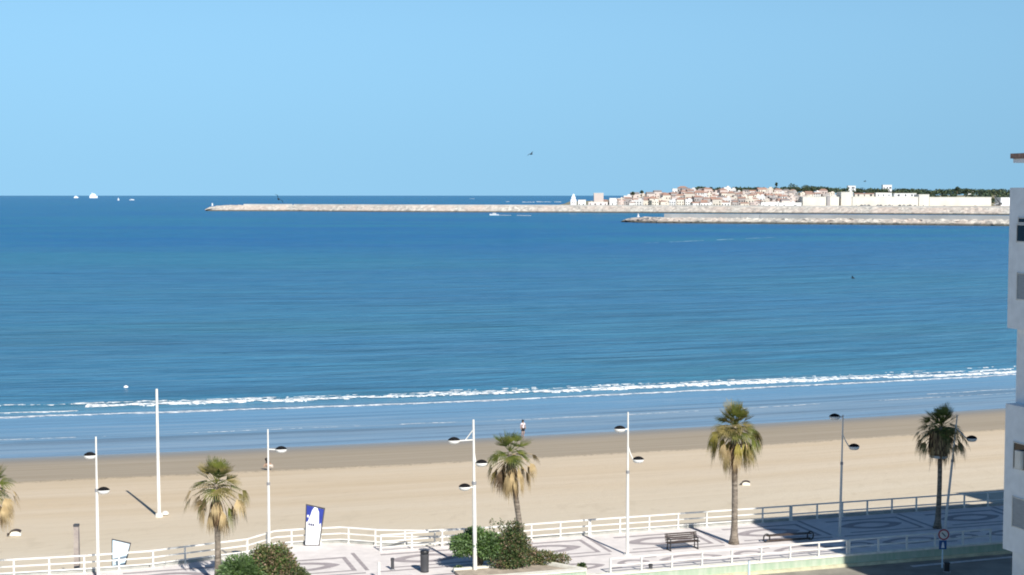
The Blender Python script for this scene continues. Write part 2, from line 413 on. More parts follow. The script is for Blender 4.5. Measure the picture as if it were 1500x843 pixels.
# real swell ridges near the shore
def ridge_h(x, v):
    h = 0
    for vc, wd, hh, sd in ((31.8, 1.6, .38, 1), (40.5, 2.0, .26, 2), (50, 2.3, .24, 3), (61, 2.6, .20, 4), (74, 3, .17, 5)):
        c = vc + 1.4 * noise.noise(Vector((x * .018, sd * 7, 0))) - (.03 * max(-80, min(80, x)) if sd == 1 else 0)
        a = max(0, .55 + .9 * noise.noise(Vector((x * .022, sd * 3, 5))))
        t = (v - c) / wd
        t = t * 1.35 if t < 0 else t * .7
        h += hh * a * math.exp(-t * t)
    return h
mb = MB(); xs = [-110 + 1.25 * i for i in range(190)]; vv = [28.5 + .55 * i for i in range(100)]; vs = []
for q in vv:
    e = min(1, (q - 28.5) / 1.2, (82.9 - q) / 2)
    for x in xs: vs.append((x, shore(x) + q, SEA + .012 + ridge_h(x, q) * max(0, e)))
nx = len(xs)
mb.add(vs, [(j * nx + i, j * nx + i + 1, (j + 1) * nx + i + 1, (j + 1) * nx + i) for j in range(len(vv) - 1) for i in range(nx - 1)])
tag(mb.build('sea_swell', M['sea'], smooth=True), 'low swell ridges rolling towards the beach', kind='structure')
# surf foam
def foam_strip(mb, vc, wid, x0, x1, thr, seed, hgt=.25, step=.2, wander=1.2, fq=1.0, slope=0.0):
    nv = 13
    x = x0; cols = []
    while x < x1:
        c = vc - slope * max(-80, min(80, x)) + wander * noise.noise(Vector((x * .02, seed, 0))) + .35 * noise.noise(Vector((x * .25, seed, 5)))
        wl = wid * (.65 + .5 * noise.noise(Vector((x * .12, seed, 9))))
        col = []
        for j in range(nv):
            t = j / (nv - 1) * 2 - 1
            vq = c + t * wl / 2
            z = SEA + .03 + (ridge_h(x, vq) * min(1, max(0, (vq - 28.5) / 1.2)) if vq > 28.5 else 0) + hgt * (1 - t * t) * (.7 + .5 * noise.noise(Vector((x * .6, j * .7, seed))))
            dens = (1 - abs(t) ** 2) * .9 + .55 * noise.noise(Vector((x * .10 * fq, vq * .3, seed + 20))) + .42 * noise.noise(Vector((x * .6 * fq, vq * 1.3, seed + 3))) + .38 * noise.noise(Vector((x * 1.9, vq * 3.5, seed + 7)))
            col.append(((x, shore(x) + vq, z), dens))
        cols.append(col); x += step
    base = len(mb.v)
    for col in cols: mb.v += [c[0] for c in col]
    for i in range(len(cols) - 1):
        for j in range(nv - 1):
            d = (cols[i][j][1] + cols[i + 1][j][1] + cols[i][j + 1][1] + cols[i + 1][j + 1][1]) / 4
            if d > thr:
                a = base + i * nv + j
                mb.f.append([a, a + nv, a + nv + 1, a + 1]); mb.m.append(0)
mb = MB()
foam_strip(mb, 27.0, 1.5, -95, 110, .10, 1, .10, wander=.9)
tag(mb.build('inner_surf_foam', M['foam'], smooth=True), 'long thin white foam line running along the shallow water', 'surf', kind='stuff')
mb = MB()
foam_strip(mb, 31.2, 1.6, -48, 110, .30, 4, .28, wander=.8, slope=.030)
foam_strip(mb, 30.2, 1.0, -95, -48, .22, 5, .12, wander=.6)
tag(mb.build('breaking_wave_foam', M['foam'], smooth=True), 'broken white crest of the small breaking wave', 'surf', kind='stuff')
mb = MB()
foam_strip(mb, 34.0, 1.9, -95, 110, .82, 8, .22, step=.2, fq=2.2, slope=.03)
foam_strip(mb, 36.2, 1.6, -10, 110, .95, 9, .22, step=.2, fq=2.2, slope=.03)
foam_strip(mb, 32.7, 1.4, -60, 110, .80, 14, .22, step=.2, fq=2.0, slope=.03)
tag(mb.build('scattered_foam_patches', M['foam'], smooth=True), 'scattered white foam patches behind the breaking wave', 'surf', kind='stuff')
mb = MB()
foam_strip(mb, 11.0, .9, -95, 100, .92, 11, .03, wander=2, step=.2, fq=2.0)
foam_strip(mb, 14.0, .7, 50, 100, .62, 12, .04, wander=1)
tag(mb.build('swash_foam', M['foam'], smooth=True), 'faint broken foam line on the thin swash water', 'surf', kind='stuff')

# ------------------------------------------------------------------ promenade frame
RZ = math.atan2(.314, 1.0)
eu = Vector((math.cos(RZ), math.sin(RZ), 0)); ew = Vector((-math.sin(RZ), math.cos(RZ), 0))
O = at(1070, 797)
def L(u, wv, z=0.0): return O + eu * u + ew * wv + Vector((0, 0, z))
def toL(p): d = Vector(p) - O; return d.dot(eu), d.dot(ew)
RH = .95
main_pts = [at(637, 778.0, RH), at(760, 768.6, RH), at(850, 761, RH), at(998, 751, RH), at(1150, 740.6, RH), at(1300, 731, RH), at(1470, 720, RH)]
lp = [toL(p) for p in main_pts]
WB = sum(q[1] for q in lp[1:]) / (len(lp) - 1)
fr = [toL(at(1241, 813)), toL(at(1018, 828)), toL(at(1465, 795))]
WF = sum(q[1] for q in fr) / 3
print('WB', WB, 'WF', WF, [round(q[1], 2) for q in lp], [round(q[1], 2) for q in fr])
left_px = [(-140, 829.5), (0, 820), (127, 813), (218, 806.6), (300, 796.6), (362, 789), (403, 777), (449, 774), (500, 771.5), (550, 775), (620, 776.0), (680, 773.5)]
left_rail = [at(x, y, RH) for x, y in left_px]
left_rail = [Vector((p.x, p.y, 0)) for p in left_rail]
UR0 = toL(at(552, 808))[0]
main_end = L(60, WB)
# promenade slab
mbp = MB()
back = [p + ew * .25 for p in left_rail[:-1]] + [L(UR0 + 9, WB + .25), L(62, WB + .25)]
back = [Vector((-60, left_rail[0].y + (left_rail[0].x + 60) * -.32, 0))] + back
poly = [(p.x, p.y) for p in back] + [(L(62, WF).x, L(62, WF).y), (L(-75, WF).x, L(-75, WF).y)]
front = [L(-75, WF), L(62, WF)]
# strip mesh
n = len(back); vs = []; fs = []
for p in back:
    t = (toL(p)[0] + 75) / 137
    q = front[0].lerp(front[1], max(0, min(1, t)))
    vs += [(p.x, p.y, 0), (q.x, q.y, 0), (p.x, p.y, -2.6), (q.x, q.y, -2.6)]
for i in range(n - 1):
    a = i * 4; c = a + 4
    fs += [(a + 1, c + 1, c, a), (a, c, c + 2, a + 2), (c + 1, a + 1, a + 3, c + 3)]
fs += [(0, 2, 3, 1), (n * 4 - 4, n * 4 - 3, n * 4 - 1, n * 4 - 2)]
mbp.add(vs, fs)
tag(mbp.build('promenade', M['paving']), 'pale paved seafront promenade', kind='structure')
# seaward plinth
mb = MB()
for a_, b_ in zip(back[:-1], back[1:]):
    d = (b_ - a_).normalized(); nrm = Vector((-d.y, d.x, 0))
    mb.bar(a_ - nrm * .1 + Vector((0, 0, .03)), b_ - nrm * .1 + Vector((0, 0, .03)), .26, .2)
tag(mb.build('seawall_coping', M['plinth']), 'low grey coping along the seaward edge of the promenade', 'coping', kind='structure')

# inlay pattern
BAY = 6.95
mi = MB(); md = MB()
def quadL(mb, u0, w0, u1, w1, z):
    mb.add([L(u0, w0, z), L(u1, w0, z), L(u1, w1, z), L(u0, w1, z)], [(0, 1, 2, 3)])
def ringL(mb, cu, cw, a1, b1, a2, b2, z, pointed=.6, n=36):
    vs = []; fs = []
    for k in range(n):
        t = 2 * math.pi * k / n
        for a, b in ((a1, b1), (a2, b2)):
            c, s_ = math.cos(t), math.sin(t)
            sy = math.copysign(abs(s_) ** (1 + pointed), s_)
            vs.append(L(cu + a * c, cw + b * sy, z))
    for k in range(n):
        k2 = (k + 1) % n
        fs.append((2 * k, 2 * k2, 2 * k2 + 1, 2 * k + 1))
    mb.add(vs, fs)
for k in range(-7, 8):
    u0 = k * BAY
    z = .004
    wb = WB - .95; wl = .35
    # rectangular outline
    quadL(mi, u0 + 1.1, wb - .28, u0 + BAY - .85, wb, z)
    quadL(mi, u0 + 1.1, wl, u0 + BAY - .85, wl + .2, z)
    quadL(mi, u0 + BAY - 1.1, wl + .2, u0 + BAY - .85, wb - .28, z)
    ringL(mi, u0 + 3.4, (wb + wl) / 2, 2.1, .95, 1.25, .5, z)
    # dividers
    quadL(mi, u0 - .42, .25, u0 - .2, WB - .2, z)
    # front zone
    quadL(mi, u0 + .3, -.35, u0 + BAY - .5, -.13, z)
    cw = (WF - .35) / 2 - .1
    ringL(mi, u0 + 3.4, cw, 1.9, .75, 1.35, .42, z)
    ringL(mi, u0, cw, .95, .62, .55, .3, z, .4)
    quadL(mi, u0 + 1.0, cw + .75, u0 + 1.7, cw + .95, z); quadL(mi, u0 + BAY - 1.7, cw - .95, u0 + BAY - 1.0, cw - .75, z)
tag(mi.build('paving_pattern', M['inlay']), 'grey pink oval and band inlay in the promenade paving', kind='structure')

# front green retaining wall, foot strip, road
ROADZ = -.62
def barL(mb, u0, u1, w0, w1, z0, z1):
    pts = [L(u0, w0), L(u1, w0), L(u1, w1), L(u0, w1)]
    mb.prism([(q.x, q.y) for q in pts], z0, z1)
mb = MB(); barL(mb, -75, 62, WF - .22, WF - .002, ROADZ - .3, -.06)
rw = tag(mb.build('retaining_wall', M['green']), 'low pale green retaining wall along the road side of the promenade', 'wall')
mb = MB(); barL(mb, -75, 62, WF - .26, WF + .1, -.057, .05)
mb.build('coping', M['kerb'], rw)
mb = MB(); barL(mb, -75, 62, WF - .42, WF - .222, ROADZ - .2, ROADZ + .16)
mb.build('yellow_foot', M['yellow'], rw)
mb = MB(); q = [L(-140, WF - .2), L(120, WF - .2), L(120, -130), L(-140, -130)]
mb.add([(p_.x, p_.y, ROADZ) for p_ in q], [(3, 2, 1, 0)])
tag(mb.build('road', M['asphalt']), 'asphalt seafront road', kind='structure')
mb = MB()
la = toL(at(1335, 830, ROADZ)); lb = toL(at(1485, 816, ROADZ))
for a_, b_ in ((0, 1), (1.35, 2.4), (2.75, 3.8)):
    p0 = at(1335, 830, ROADZ).lerp(at(1485, 816, ROADZ), a_); p1 = at(1335, 830, ROADZ).lerp(at(1485, 816, ROADZ), b_)
    d = (p1 - p0).normalized(); nr = Vector((-d.y, d.x, 0)) * .16; up = Vector((0, 0, .004))
    mb.add([p0 - nr + up, p1 - nr + up, p1 + nr + up, p0 + nr + up], [(0, 1, 2, 3)])
tag(mb.build('road_markings', M['roadline']), 'white painted line on the road', kind='structure')

# ------------------------------------------------------------------ railings
postm = {}
def post_obj(h, matk, wdt=.085):
    key = (round(h, 2), matk, wdt)
    if key not in postm:
        mb = MB(); mb.box((0, 0, h / 2), (wdt, wdt, h)); mb.box((0, 0, .02), (wdt * 1.8, wdt * 1.8, .04))
        me = bpy.data.meshes.new('post'); me.from_pydata(mb.v, [], mb.f); me.materials.append(M[matk]); postm[key] = me
    return postm[key]
def railing(pts, label, H=RH, levels=(1.0, .62, .26), spacing=1.75, thick=.075, group='white railings along the promenade', z0=0.0, ends=True, skip0=0.0):
    pts = [Vector((p.x, p.y, z0)) for p in pts]
    root = empty('railing', pts[0]); tag(root, label, 'railing', group)
    inv = Vector(pts[0])
    mb = MB()
    for a_, b_ in zip(pts[:-1], pts[1:]):
        d = (b_ - a_).normalized()
        for lv in levels:
            zz = Vector((0, 0, H * lv - thick / 2))
            mb.bar(a_ - inv + zz - d * .02, b_ - inv + zz + d * .02, thick * .75, thick * (1.1 if lv == 1 else .9))
    mb.build('rails', M['white'], root)
    # posts at equal spacing along the polyline
    tot = sum((b_ - a_).length for a_, b_ in zip(pts[:-1], pts[1:])); nseg = max(1, round(tot / spacing))
    me = post_obj(H - .03, 'white')
    for k in range(nseg + 1):
        s = k * tot / nseg; acc = 0
        for a_, b_ in zip(pts[:-1], pts[1:]):
            l = (b_ - a_).length
            if s <= acc + l + 1e-4:
                pp = a_.lerp(b_, min(1, (s - acc) / l)); ang = math.atan2(b_.y - a_.y, b_.x - a_.x); break
            acc += l
        o = bpy.data.objects.new('post', me); COL.objects.link(o); o.parent = root
        o.location = pp - inv; o.rotation_euler = (0, 0, ang)
    return root
railing(left_rail[0:6], 'three bar white railing at the left end behind the tapered glass board')
railing([left_rail[5], left_rail[6]] + left_rail[7:10], 'three bar white railing curving behind the blue and white board')
railing(left_rail[9:12], 'short three bar white railing on the sand side of the ramp by the round bush', z0=-.02)
ru = toL(at(557, 807))[0]
railing([L(ru, WB - .25), L(-7.0, WB - .03)], 'three bar white railing from the ramp to behind the tall lamp right of the bushes')
railing([L(-6.9, WB), L(6.2, WB)], 'sunlit three bar white railing behind the dark bench and the tall palm')
railing([L(6.3, WB), L(52, WB)], 'railing in the building shadow behind the dark silhouetted palm', levels=(1.0, .45))
uf = toL(at(896, 842))[0]; uc = toL(at(1241, 813))[0]
railing([L(uf, WF - .1), L(uc, WF - .1)], 'sunlit two bar white railing above the green wall', H=.85, levels=(1.0, .55), spacing=1.85)
railing([L(uc + .15, WF - .1), L(uc + 9.3, WF - .1)], 'shaded two bar railing above the green wall near the round sign', H=.85, levels=(1.0, .55), spacing=2.0)

# ------------------------------------------------------------------ lamps
headc = MB(); headb = MB()
headb.lathe([(.10, -.21), (.24, -.19), (.33, -.13), (.37, -.05), (.385, .05)], n=20, sx=1, sy=.8)
headc.lathe([(.39, .052), (.385, .075), (.31, .15), (.18, .22), (.05, .25)], n=20, sx=1, sy=.8)
capme = None
def street_lamp(base, topz, arms, label, split=.55, rad=.062, tilt=0.0, w2=1.0, group='white street lamps on the promenade', metal='white'):
    root = empty('street_lamp', base); tag(root, label, 'street lamp', group)
    h = topz
    mb = MB(); hs = h * split
    mb.tube([(0, 0, 0), (0, 0, .05)], [.2, .2], 12)
    mb.tube([(0, 0, .05), (tilt * split, 0, hs)], [rad * 1.45 * w2, rad * 1.25 * w2], 12)
    mb.tube([(tilt * split, 0, hs), (tilt, 0, h)], [rad * .95 * w2, rad * .7 * w2], 12)
    mb.build('pole', M[metal], root)
    mb = MB(); mb.tube([(tilt * split, 0, hs - .06), (tilt * split, 0, hs + .1)], [rad * 1.6 * w2, rad * 1.6 * w2], 12)
    mb.build('joint_collar', M['grey'], root)
    for (dx, z, kind) in arms:
        px = tilt * z / h
        mb = MB(); s = 1 if dx > 0 else -1
        ex = dx - s * .3
        if kind == 'flat':
            mb.tube([(px, 0, z + .02), (px + ex, -.03, z)], .035, 8)
        elif kind == 'both':
            mb.tube([(px, 0, z + .05), (px + ex, -.03, z)], .035, 8)
            mb.tube([(px, 0, z + .62), (px + ex * .6, -.02, z + .03)], .028, 8)
        elif kind == 'strut':
            mb.tube([(px, 0, z + .8), (px + ex * .5, -.02, z + .35), (px + ex, -.03, z + .03)], .032, 8)
        else:
            mb.tube([(px, 0, z), (px + ex, -.03, z)], .04, 8)
        mb.build('arm', M[metal], root)
        hd = MB(); hd.tube([(-.33 if dx > 0 else .33, 0, 0), (0, 0, 0)], .045, 8)
        h_ = hd.build('lamp_head', M['white'], root, loc=(px + dx, -.03, z)); h_.scale = (.82, .82, .82)
        headb.build('bowl', M['white'], h_, smooth=True); headc.build('cap', M['capblack'], h_, smooth=True)
    return root
def lamp_px(px, pyb, pyt, heads, label, Y=None, **kw):
    base = at(px, pyb) if Y is None else Vector((atd(px, pyb, Y).x, Y, 0))
    top = atd(px, pyt, base.y)
    arms = []
    for hx, hy, kind in heads:
        q = atd(hx, hy, base.y); arms.append((q.x - base.x, q.z, kind))
    return street_lamp(base, top.z, arms, label, **kw)
lamp_px(144, 847, 640, [(132, 668, 'plain'), (152, 719, 'strut')], 'white lamp in front of the left railing beside the weathered post', split=.62)
lamp_px(386, 0, 629, [(412, 659, 'flat')], 'white lamp with one long arm at the railing bend by the left palm', Y=left_rail[5].y + 1.1, rad=.06)
lamp_px(696, 839, 615, [(667, 646, 'both'), (707, 679, 'strut'), (682, 714, 'plain')], 'thick white lamp with three heads in front of the round bush', split=.585, rad=.078, tilt=-.08)
lamp_px(919, 813, 604, [(908, 629, 'plain'), (935, 674, 'strut')], 'sunlit white lamp with two heads left of the dark bench', split=.58)
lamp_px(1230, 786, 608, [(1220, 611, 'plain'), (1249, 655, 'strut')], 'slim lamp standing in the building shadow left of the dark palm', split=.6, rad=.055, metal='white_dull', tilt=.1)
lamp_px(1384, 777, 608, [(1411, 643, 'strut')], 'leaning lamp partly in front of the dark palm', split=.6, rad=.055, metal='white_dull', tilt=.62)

# tall beach pole
bp = at_beach(233, 756); bt = atd(229.5, 570, bp.y)
root = empty('beach_mast', bp); tag(root, 'tall bare white mast standing alone on the sand', 'mast')
mb = MB(); mb.tube([(0, 0, -.2), (bt.x - bp.x, 0, bt.z - bp.z)], [.14, .085], 12); mb.build('pole', M['white'], root)
mb = MB(); mb.tube([(0, 0, -.1), (0, 0, .18)], [.3, .24], 12); mb.build('foot', M['block'], root)
q = at_beach(242, 754)
mb = MB(); mb.lathe([(.02, -.05), (.26, .02), (.24, .16), (.1, .24), (.02, .25)], n=10)
tag(mb.build('anchor_stone', M['block'], loc=tuple(q)), 'small white stone on the sand at the mast foot', 'stone')

# weathered post left
q = at(113, 832)
root = empty('weathered_post', q); tag(root, 'tall weathered brown grey square post behind the left railing', 'post')
hz = atd(113, 771, q.y).z
mb = MB(); mb.box((0, 0, hz / 2), (.27, .27, hz), 0, .92); mb.build('shaft', M['weathered'], root)
mb = MB(); mb.box((0, 0, hz + .05), (.27, .27, .12)); mb.build('cap', M['darkgrey'], root)

# ------------------------------------------------------------------ info boards
def board(name, label, base_l, px, frame, front_fn, th=.09):
    # px: TL,TR,BR,BL pixels
    o = at(*px[3]); Yd = o.y
    pts = [atd(x, y, Yd) for x, y in px]
    org = Vector((o.x, Yd, 0)); pl = [(p.x - org.x, max(0, p.z)) for p in pts]
    root = empty(name, org, 0); tag(root, label, 'sign')
    mb = MB(); mb.extr(pl[::-1], (0, 0, 0), (1, 0, 0), (0, 0, 1), (0, 1, 0), th); mb.build('frame', M[frame], root)
    front_fn(root, pl)
    return root
def inset(pl, d):
    cx = sum(p[0] for p in pl) / 4; cz = sum(p[1] for p in pl) / 4
    return [(x + math.copysign(d, cx - x), z + math.copysign(d, cz - z)) for x, z in pl]
def bil(pl, u, v):
    (tl, tr, br, bl) = pl
    return (bl[0] * (1 - u) * (1 - v) + br[0] * u * (1 - v) + tl[0] * (1 - u) * v + tr[0] * u * v,
            bl[1] * (1 - u) * (1 - v) + br[1] * u * (1 - v) + tl[1] * (1 - u) * v + tr[1] * u * v)
def flat(root, name, pts, matk, off):
    mb = MB(); mb.extr(pts[::-1], (0, -off, 0), (1, 0, 0), (0, 0, 1), (0, 1, 0), .004); return mb.build(name, M[matk], root)
def front1(root, pl):
    i = inset(pl, .06); f = lambda L_: [bil(i, u, v) for u, v in L_]
    flat(root, 'white_face', f([(0, 1), (1, 1), (1, 0), (0, 0)]), 'panelwhite', .006)
    flat(root, 'blue_left_field', f([(0, 1), (.44, 1), (.32, .90), (.25, .78), (.16, .68), (.10, .60), (0, .58)]), 'blue', .012)
    flat(root, 'blue_right_field', f([(.62, 1), (1, 1), (1, .50), (.93, .62), (.84, .55), (.78, .74), (.74, .9)]), 'blue', .012)
    flat(root, 'round_mark', f([(.10 + .07 * math.cos(-t), .735 + .035 * math.sin(-t)) for t in [k * math.pi / 5 for k in range(10)]]), 'panelwhite', .018)
    for k, (a_, b_) in enumerate(((.14, .25), (.28, .40), (.43, .54))):
        flat(root, 'lettering', f([(a_, .56), (b_, .56), (b_, .50), (a_, .50)]), 'ink', .012)
    flat(root, 'small_lettering', f([(.3, .475), (.74, .475), (.74, .455), (.3, .455)]), 'grey', .012)
    flat(root, 'emblem', f([(.38, .12), (.46, .12), (.44, .09), (.40, .09)]), 'grey', .012)
board('info_board', 'tall tapered blue and white information board behind the railing bend', None, [(448, 739), (476, 745), (468, 800), (446, 800)], 'darkgrey', front1)
def front2(root, pl):
    i = inset(pl, .05)
    flat(root, 'pale_face', [bil(i, u, v) for u, v in [(0, 1), (1, 1), (1, 0), (0, 0)]], 'panelcyan', .006)
    flat(root, 'small_lettering', [bil(i, u, v) for u, v in [(.2, .19), (.34, .19), (.34, .165), (.2, .165)]], 'grey', .012)
board('info_board', 'tapered pale blue white board with dark frame at the far left railing', None, [(163.5, 790), (191.5, 796), (183, 832), (163.5, 832)], 'darkgrey', front2)

# ------------------------------------------------------------------ bin, bollards, signs, benches
q = at(622, 838)
root = empty('litter_bin', q); tag(root, 'slim dark grey litter bin on the paving left of the round bush', 'litter bin')
mb = MB(); mb.lathe([(.20, 0), (.22, .05), (.23, .95), (.21, .97)], n=16); mb.build('body', M['darkgrey'], root)
mb = MB(); mb.lathe([(.24, 1.02), (.24, 1.10), (.2, 1.16), (.05, 1.19)], n=16); mb.tube([(-.19, 0, .95), (-.19, 0, 1.04)], .025); mb.tube([(.19, 0, .95), (.19, 0, 1.04)], .025); mb.build('hood', M['black'], root)
mb = MB(); mb.tube([(0, 0, .01), (0, 0, .06)], [.23, .23], 16); mb.build('foot', M['black'], root)
def bollard(px, py, hh, label, matk='darkgrey', r=.075, z=0.0, Y=None):
    q = at(px, py, z)
    root = empty('bollard', q); tag(root, label, 'bollard')
    mb = MB(); mb.lathe([(r, 0), (r * .9, .1), (r * .85, hh - .1), (r * 1.05, hh - .09), (r * 1.05, hh - .03), (r * .4, hh)], n=14)
    mb.build('body', M[matk], root)
    mb = MB(); mb.lathe([(r * 1.4, -.01), (r * 1.3, .03), (r * .95, .05)], n=14); mb.build('base', M['grey'], root)
bollard(575, 835, .65, 'short dark bollard on the paving left of the litter bin', 'darkgrey', .10)
bollard(555, 848, .9, 'stout white post at the bottom edge left of the dark bollard', 'white', .09)
bollard(1387, 838, .55, 'dark stubby bollard on the shaded road below the round sign', 'black', .16, ROADZ)
bollard(953, 843, .62, 'dark ringed bollard in front of the green wall railing', 'darkgrey', .12, ROADZ + .3)
q = at(1097, 856, ROADZ)
root = empty('signpost', q); tag(root, 'pale blue metal post rising in front of the green wall', 'post')
mb = MB(); mb.tube([(0, 0, 0), (0, 0, 1.25)], .06, 10); mb.build('pole', M['panelcyan'], root)
mb = MB(); mb.lathe([(.065, 1.25), (.05, 1.29), (.01, 1.3)], n=10); mb.build('cap', M['grey'], root)
# white posts beyond frame bottom (left)
# round sign
q = at(1380, 832, ROADZ); Yd = q.y
root = empty('traffic_sign', q); tag(root, 'round red ringed sign above a small blue sign at the shaded road edge', 'traffic sign')
zc = atd(1382, 783, Yd).z - ROADZ; zb = atd(1380, 798, Yd).z - ROADZ
mb = MB(); mb.tube([(0, 0, 0), (.02, 0, zc + .2)], .045, 10); mb.build('pole', M['panelcyan'], root)
def disc(r, y, z, th, x=0, n=28): 
    mb = MB(); mb.extr([(x + r * math.cos(-t), z + r * math.sin(-t)) for t in [2 * math.pi * k / n for k in range(n)]][::-1], (0, y, 0), (1, 0, 0), (0, 0, 1), (0, 1, 0), th); return mb
disc(.31, -.075, zc, .02, .04).build('red_ring', M['red'], root)
disc(.225, -.082, zc, .006, .04).build('white_face', M['white_dull'], root)
mb = MB(); mb.extr([(-.1, zc + .1), (-.04, zc + .13), (.17, zc - .09), (.12, zc - .13)], (0, -.088, 0), (1, 0, 0), (0, 0, 1), (0, 1, 0), .005); mb.build('dark_bar', M['darkgrey'], root)
mb = MB(); mb.box((0, -.065, zb), (.42, .02, .5)); o_ = mb.build('blue_plate', M['signblue'], root)
mb = MB(); mb.extr([(-.09, zb - .17), (.09, zb - .17), (.03, zb + .14), (-.03, zb + .14)], (0, -.082, 0), (1, 0, 0), (0, 0, 1), (0, 1, 0), .005); mb.build('white_figure', M['panelwhite'], root)

def bench(px, py, length, label):
    q = at(px, py); root = empty('park_bench', q, RZ); tag(root, label, 'bench')
    mb = MB()
    for k in range(4): mb.box((0, -.18 + k * .12, .44), (length, .085, .035))
    mb.build('seat', M['darkwood'], root)
    mb = MB()
    for k in range(4): mb.bar((-length / 2, .24 + k * .022, .55 + k * .105), (length / 2, .24 + k * .022, .55 + k * .105), .03, .075)
    mb.build('backrest', M['darkwood'], root)
    for s in (-1, 1):
        x = s * (length / 2 - .14)
        mb = MB(); mb.bar((x, -.22, 0), (x, -.2, .43), .05); mb.bar((x, .24, 0), (x, .22, .43), .05); mb.bar((x, -.28, .03), (x, .32, .03), .06, .05)
        mb.bar((x, -.24, .40), (x, .26, .40), .05); mb.bar((x, .25, .40), (x, .34, .9), .045)
        mb.build('leg', M['black'], root)
        mb = MB(); mb.bar((x, -.22, .43), (x, -.22, .64), .045); mb.bar((x, -.26, .65), (x, .27, .67), .06, .04); mb.build('armrest', M['black'], root)
bench(1000, 805, 1.95, 'dark slatted bench with backrest on the sunlit promenade')
# second bench: long low bench with round ends
a_ = at(1123, 795); b_ = at(1187, 791)
q = (a_ + b_) / 2; ln = (b_ - a_).length; ang = math.atan2(b_.y - a_.y, b_.x - a_.x)
root = empty('low_bench', q, ang); tag(root, 'long low backless bench with ring shaped ends at the shadow edge', 'bench')
mb = MB()
for k in range(3): mb.box((0, -.14 + k * .14, .40), (ln, .1, .05))
mb.build('seat', M['darkwood'], root)
mb = MB(); mb.bar((-ln / 2, 0, .1), (ln / 2, 0, .1), .06, .1); mb.build('stretcher', M['darkwood'], root)
for s in (-1, 1):
    mb = MB(); pts = [(s * ln / 2 + .19 * math.cos(t), 0, .25 + .24 * math.sin(t)) for t in [2 * math.pi * k / 16 for k in range(17)]]
    mb.tube(pts, .045, 8, False); mb.build('ring_leg', M['black'], root)

# ------------------------------------------------------------------ planter
pu0 = toL(at(676, 841, .34))[0]; pu1 = toL(at(850, 829, .34))[0]
root = empty('planter', L(pu0, WF)); tag(root, 'long low cream edged planter holding the bushes beside the road', 'planter')
inv = L(pu0, WF)
def prismL(mb, pts, z0, z1):
    pp = [L(u, wv) - inv for u, wv in pts]; mb.prism([(p_.x, p_.y) for p_ in pp], z0, z1)
mb = MB(); prismL(mb, [(pu0, WF - .2), (pu1, WF - .2), (pu1, WF + .09), (pu0, WF + .09)], .052, .26)
mb.build('front_wall', M['green'], root)
mb = MB(); prismL(mb, [(pu0, WF - .24), (pu1 + .02, WF - .24), (pu1 + .02, WF + .3), (pu0, WF + .3)], .262, .34)
prismL(mb, [(pu0, WF + 2.4), (pu1 - 1.6, WF + 2.4), (pu1 - 1.6, WF + 2.6), (pu0, WF + 2.6)], .004, .26)
prismL(mb, [(pu1 - 1.6, WF + 2.4), (pu1 - .0, WF + .3), (pu1 + .2, WF + .3), (pu1 - 1.4, WF + 2.6)], .004, .3)
mb.build('edging', M['kerb'], root)
mb = MB(); prismL(mb, [(pu0 + .01, WF + .31), (pu1 - .1, WF + .31), (pu1 - 1.7, WF + 2.39), (pu0 + .01, WF + 2.39)], .005, .16)
mb.build('soil', M['soil'], root)

# ------------------------------------------------------------------ shrubs
def leafcloud(mb, blobs, n, size, rnd, spiky=0.0, mats=1, weights=None, aspect=.45):
    vol = [b[3] * b[4] * b[5] for b in blobs]; tot = sum(vol)
    for _ in range(n):
        r = rnd.random() * tot; i = 0
        while r > vol[i]: r -= vol[i]; i += 1
        cx, cy, cz, rx, ry, rz = blobs[i]
        d = Vector((rnd.gauss(0, 1), rnd.gauss(0, 1), rnd.gauss(0, 1))).normalized()
        rad = rnd.random() ** .45
        lump = 1 + .22 * noise.noise(d * 2.5 + Vector((cx, cy, cz)))
        p_ = Vector((cx + d.x * rx * rad * lump, cy + d.y * ry * rad * lump, cz + d.z * rz * rad * lump))
        if p_.z < .02: p_.z = .02 + rnd.random() * .1
        g = (d * (1.0 + spiky) + Vector((rnd.gauss(0, .6), rnd.gauss(0, .6), rnd.gauss(.3, .6)))).normalized()
        s = size * rnd.uniform(.6, 1.4)
        side = g.cross(Vector((rnd.gauss(0, 1), rnd.gauss(0, 1), rnd.gauss(0, 1)))).normalized() * s * aspect * .5
        bend = Vector((0, 0, -s * .15))
        mb.mi = rnd.choices(range(mats), weights)[0] if mats > 1 else 0
        if weights and mats > 1:
            nz = noise.noise(p_ * 1.8)
            if nz > .27 and rnd.random() < .5: mb.mi = mats - 1
        mb.add([p_, p_ + g * s * .5 + side, p_ + g * s + bend, p_ + g * s * .5 - side], [(0, 1, 2, 3)])
def shrub(loc, blobs, n, size, mats, weights, label, seed, trunks, spiky=0.0, aspect=.45, name='shrub', cat='shrub', tr=.05):
    rnd = random.Random(seed); root = empty(name, loc); tag(root, label, cat)
    mb = MB(); leafcloud(mb, blobs, n, size, rnd, spiky, len(mats), weights, aspect)
    mb.build('foliage', [M[k] for k in mats], root)
    mb = MB()
    for b_ in trunks:
        mid = Vector((b_[0] * .4 + .05, b_[1] * .4, b_[2] * .5))
        mb.tube([(b_[0] * .2, b_[1] * .2, 0), mid, b_], [tr, tr * .8, tr * .4], 7)
    mb.build('stem', M['bark'], root)
    return root
q = at(700, 836)
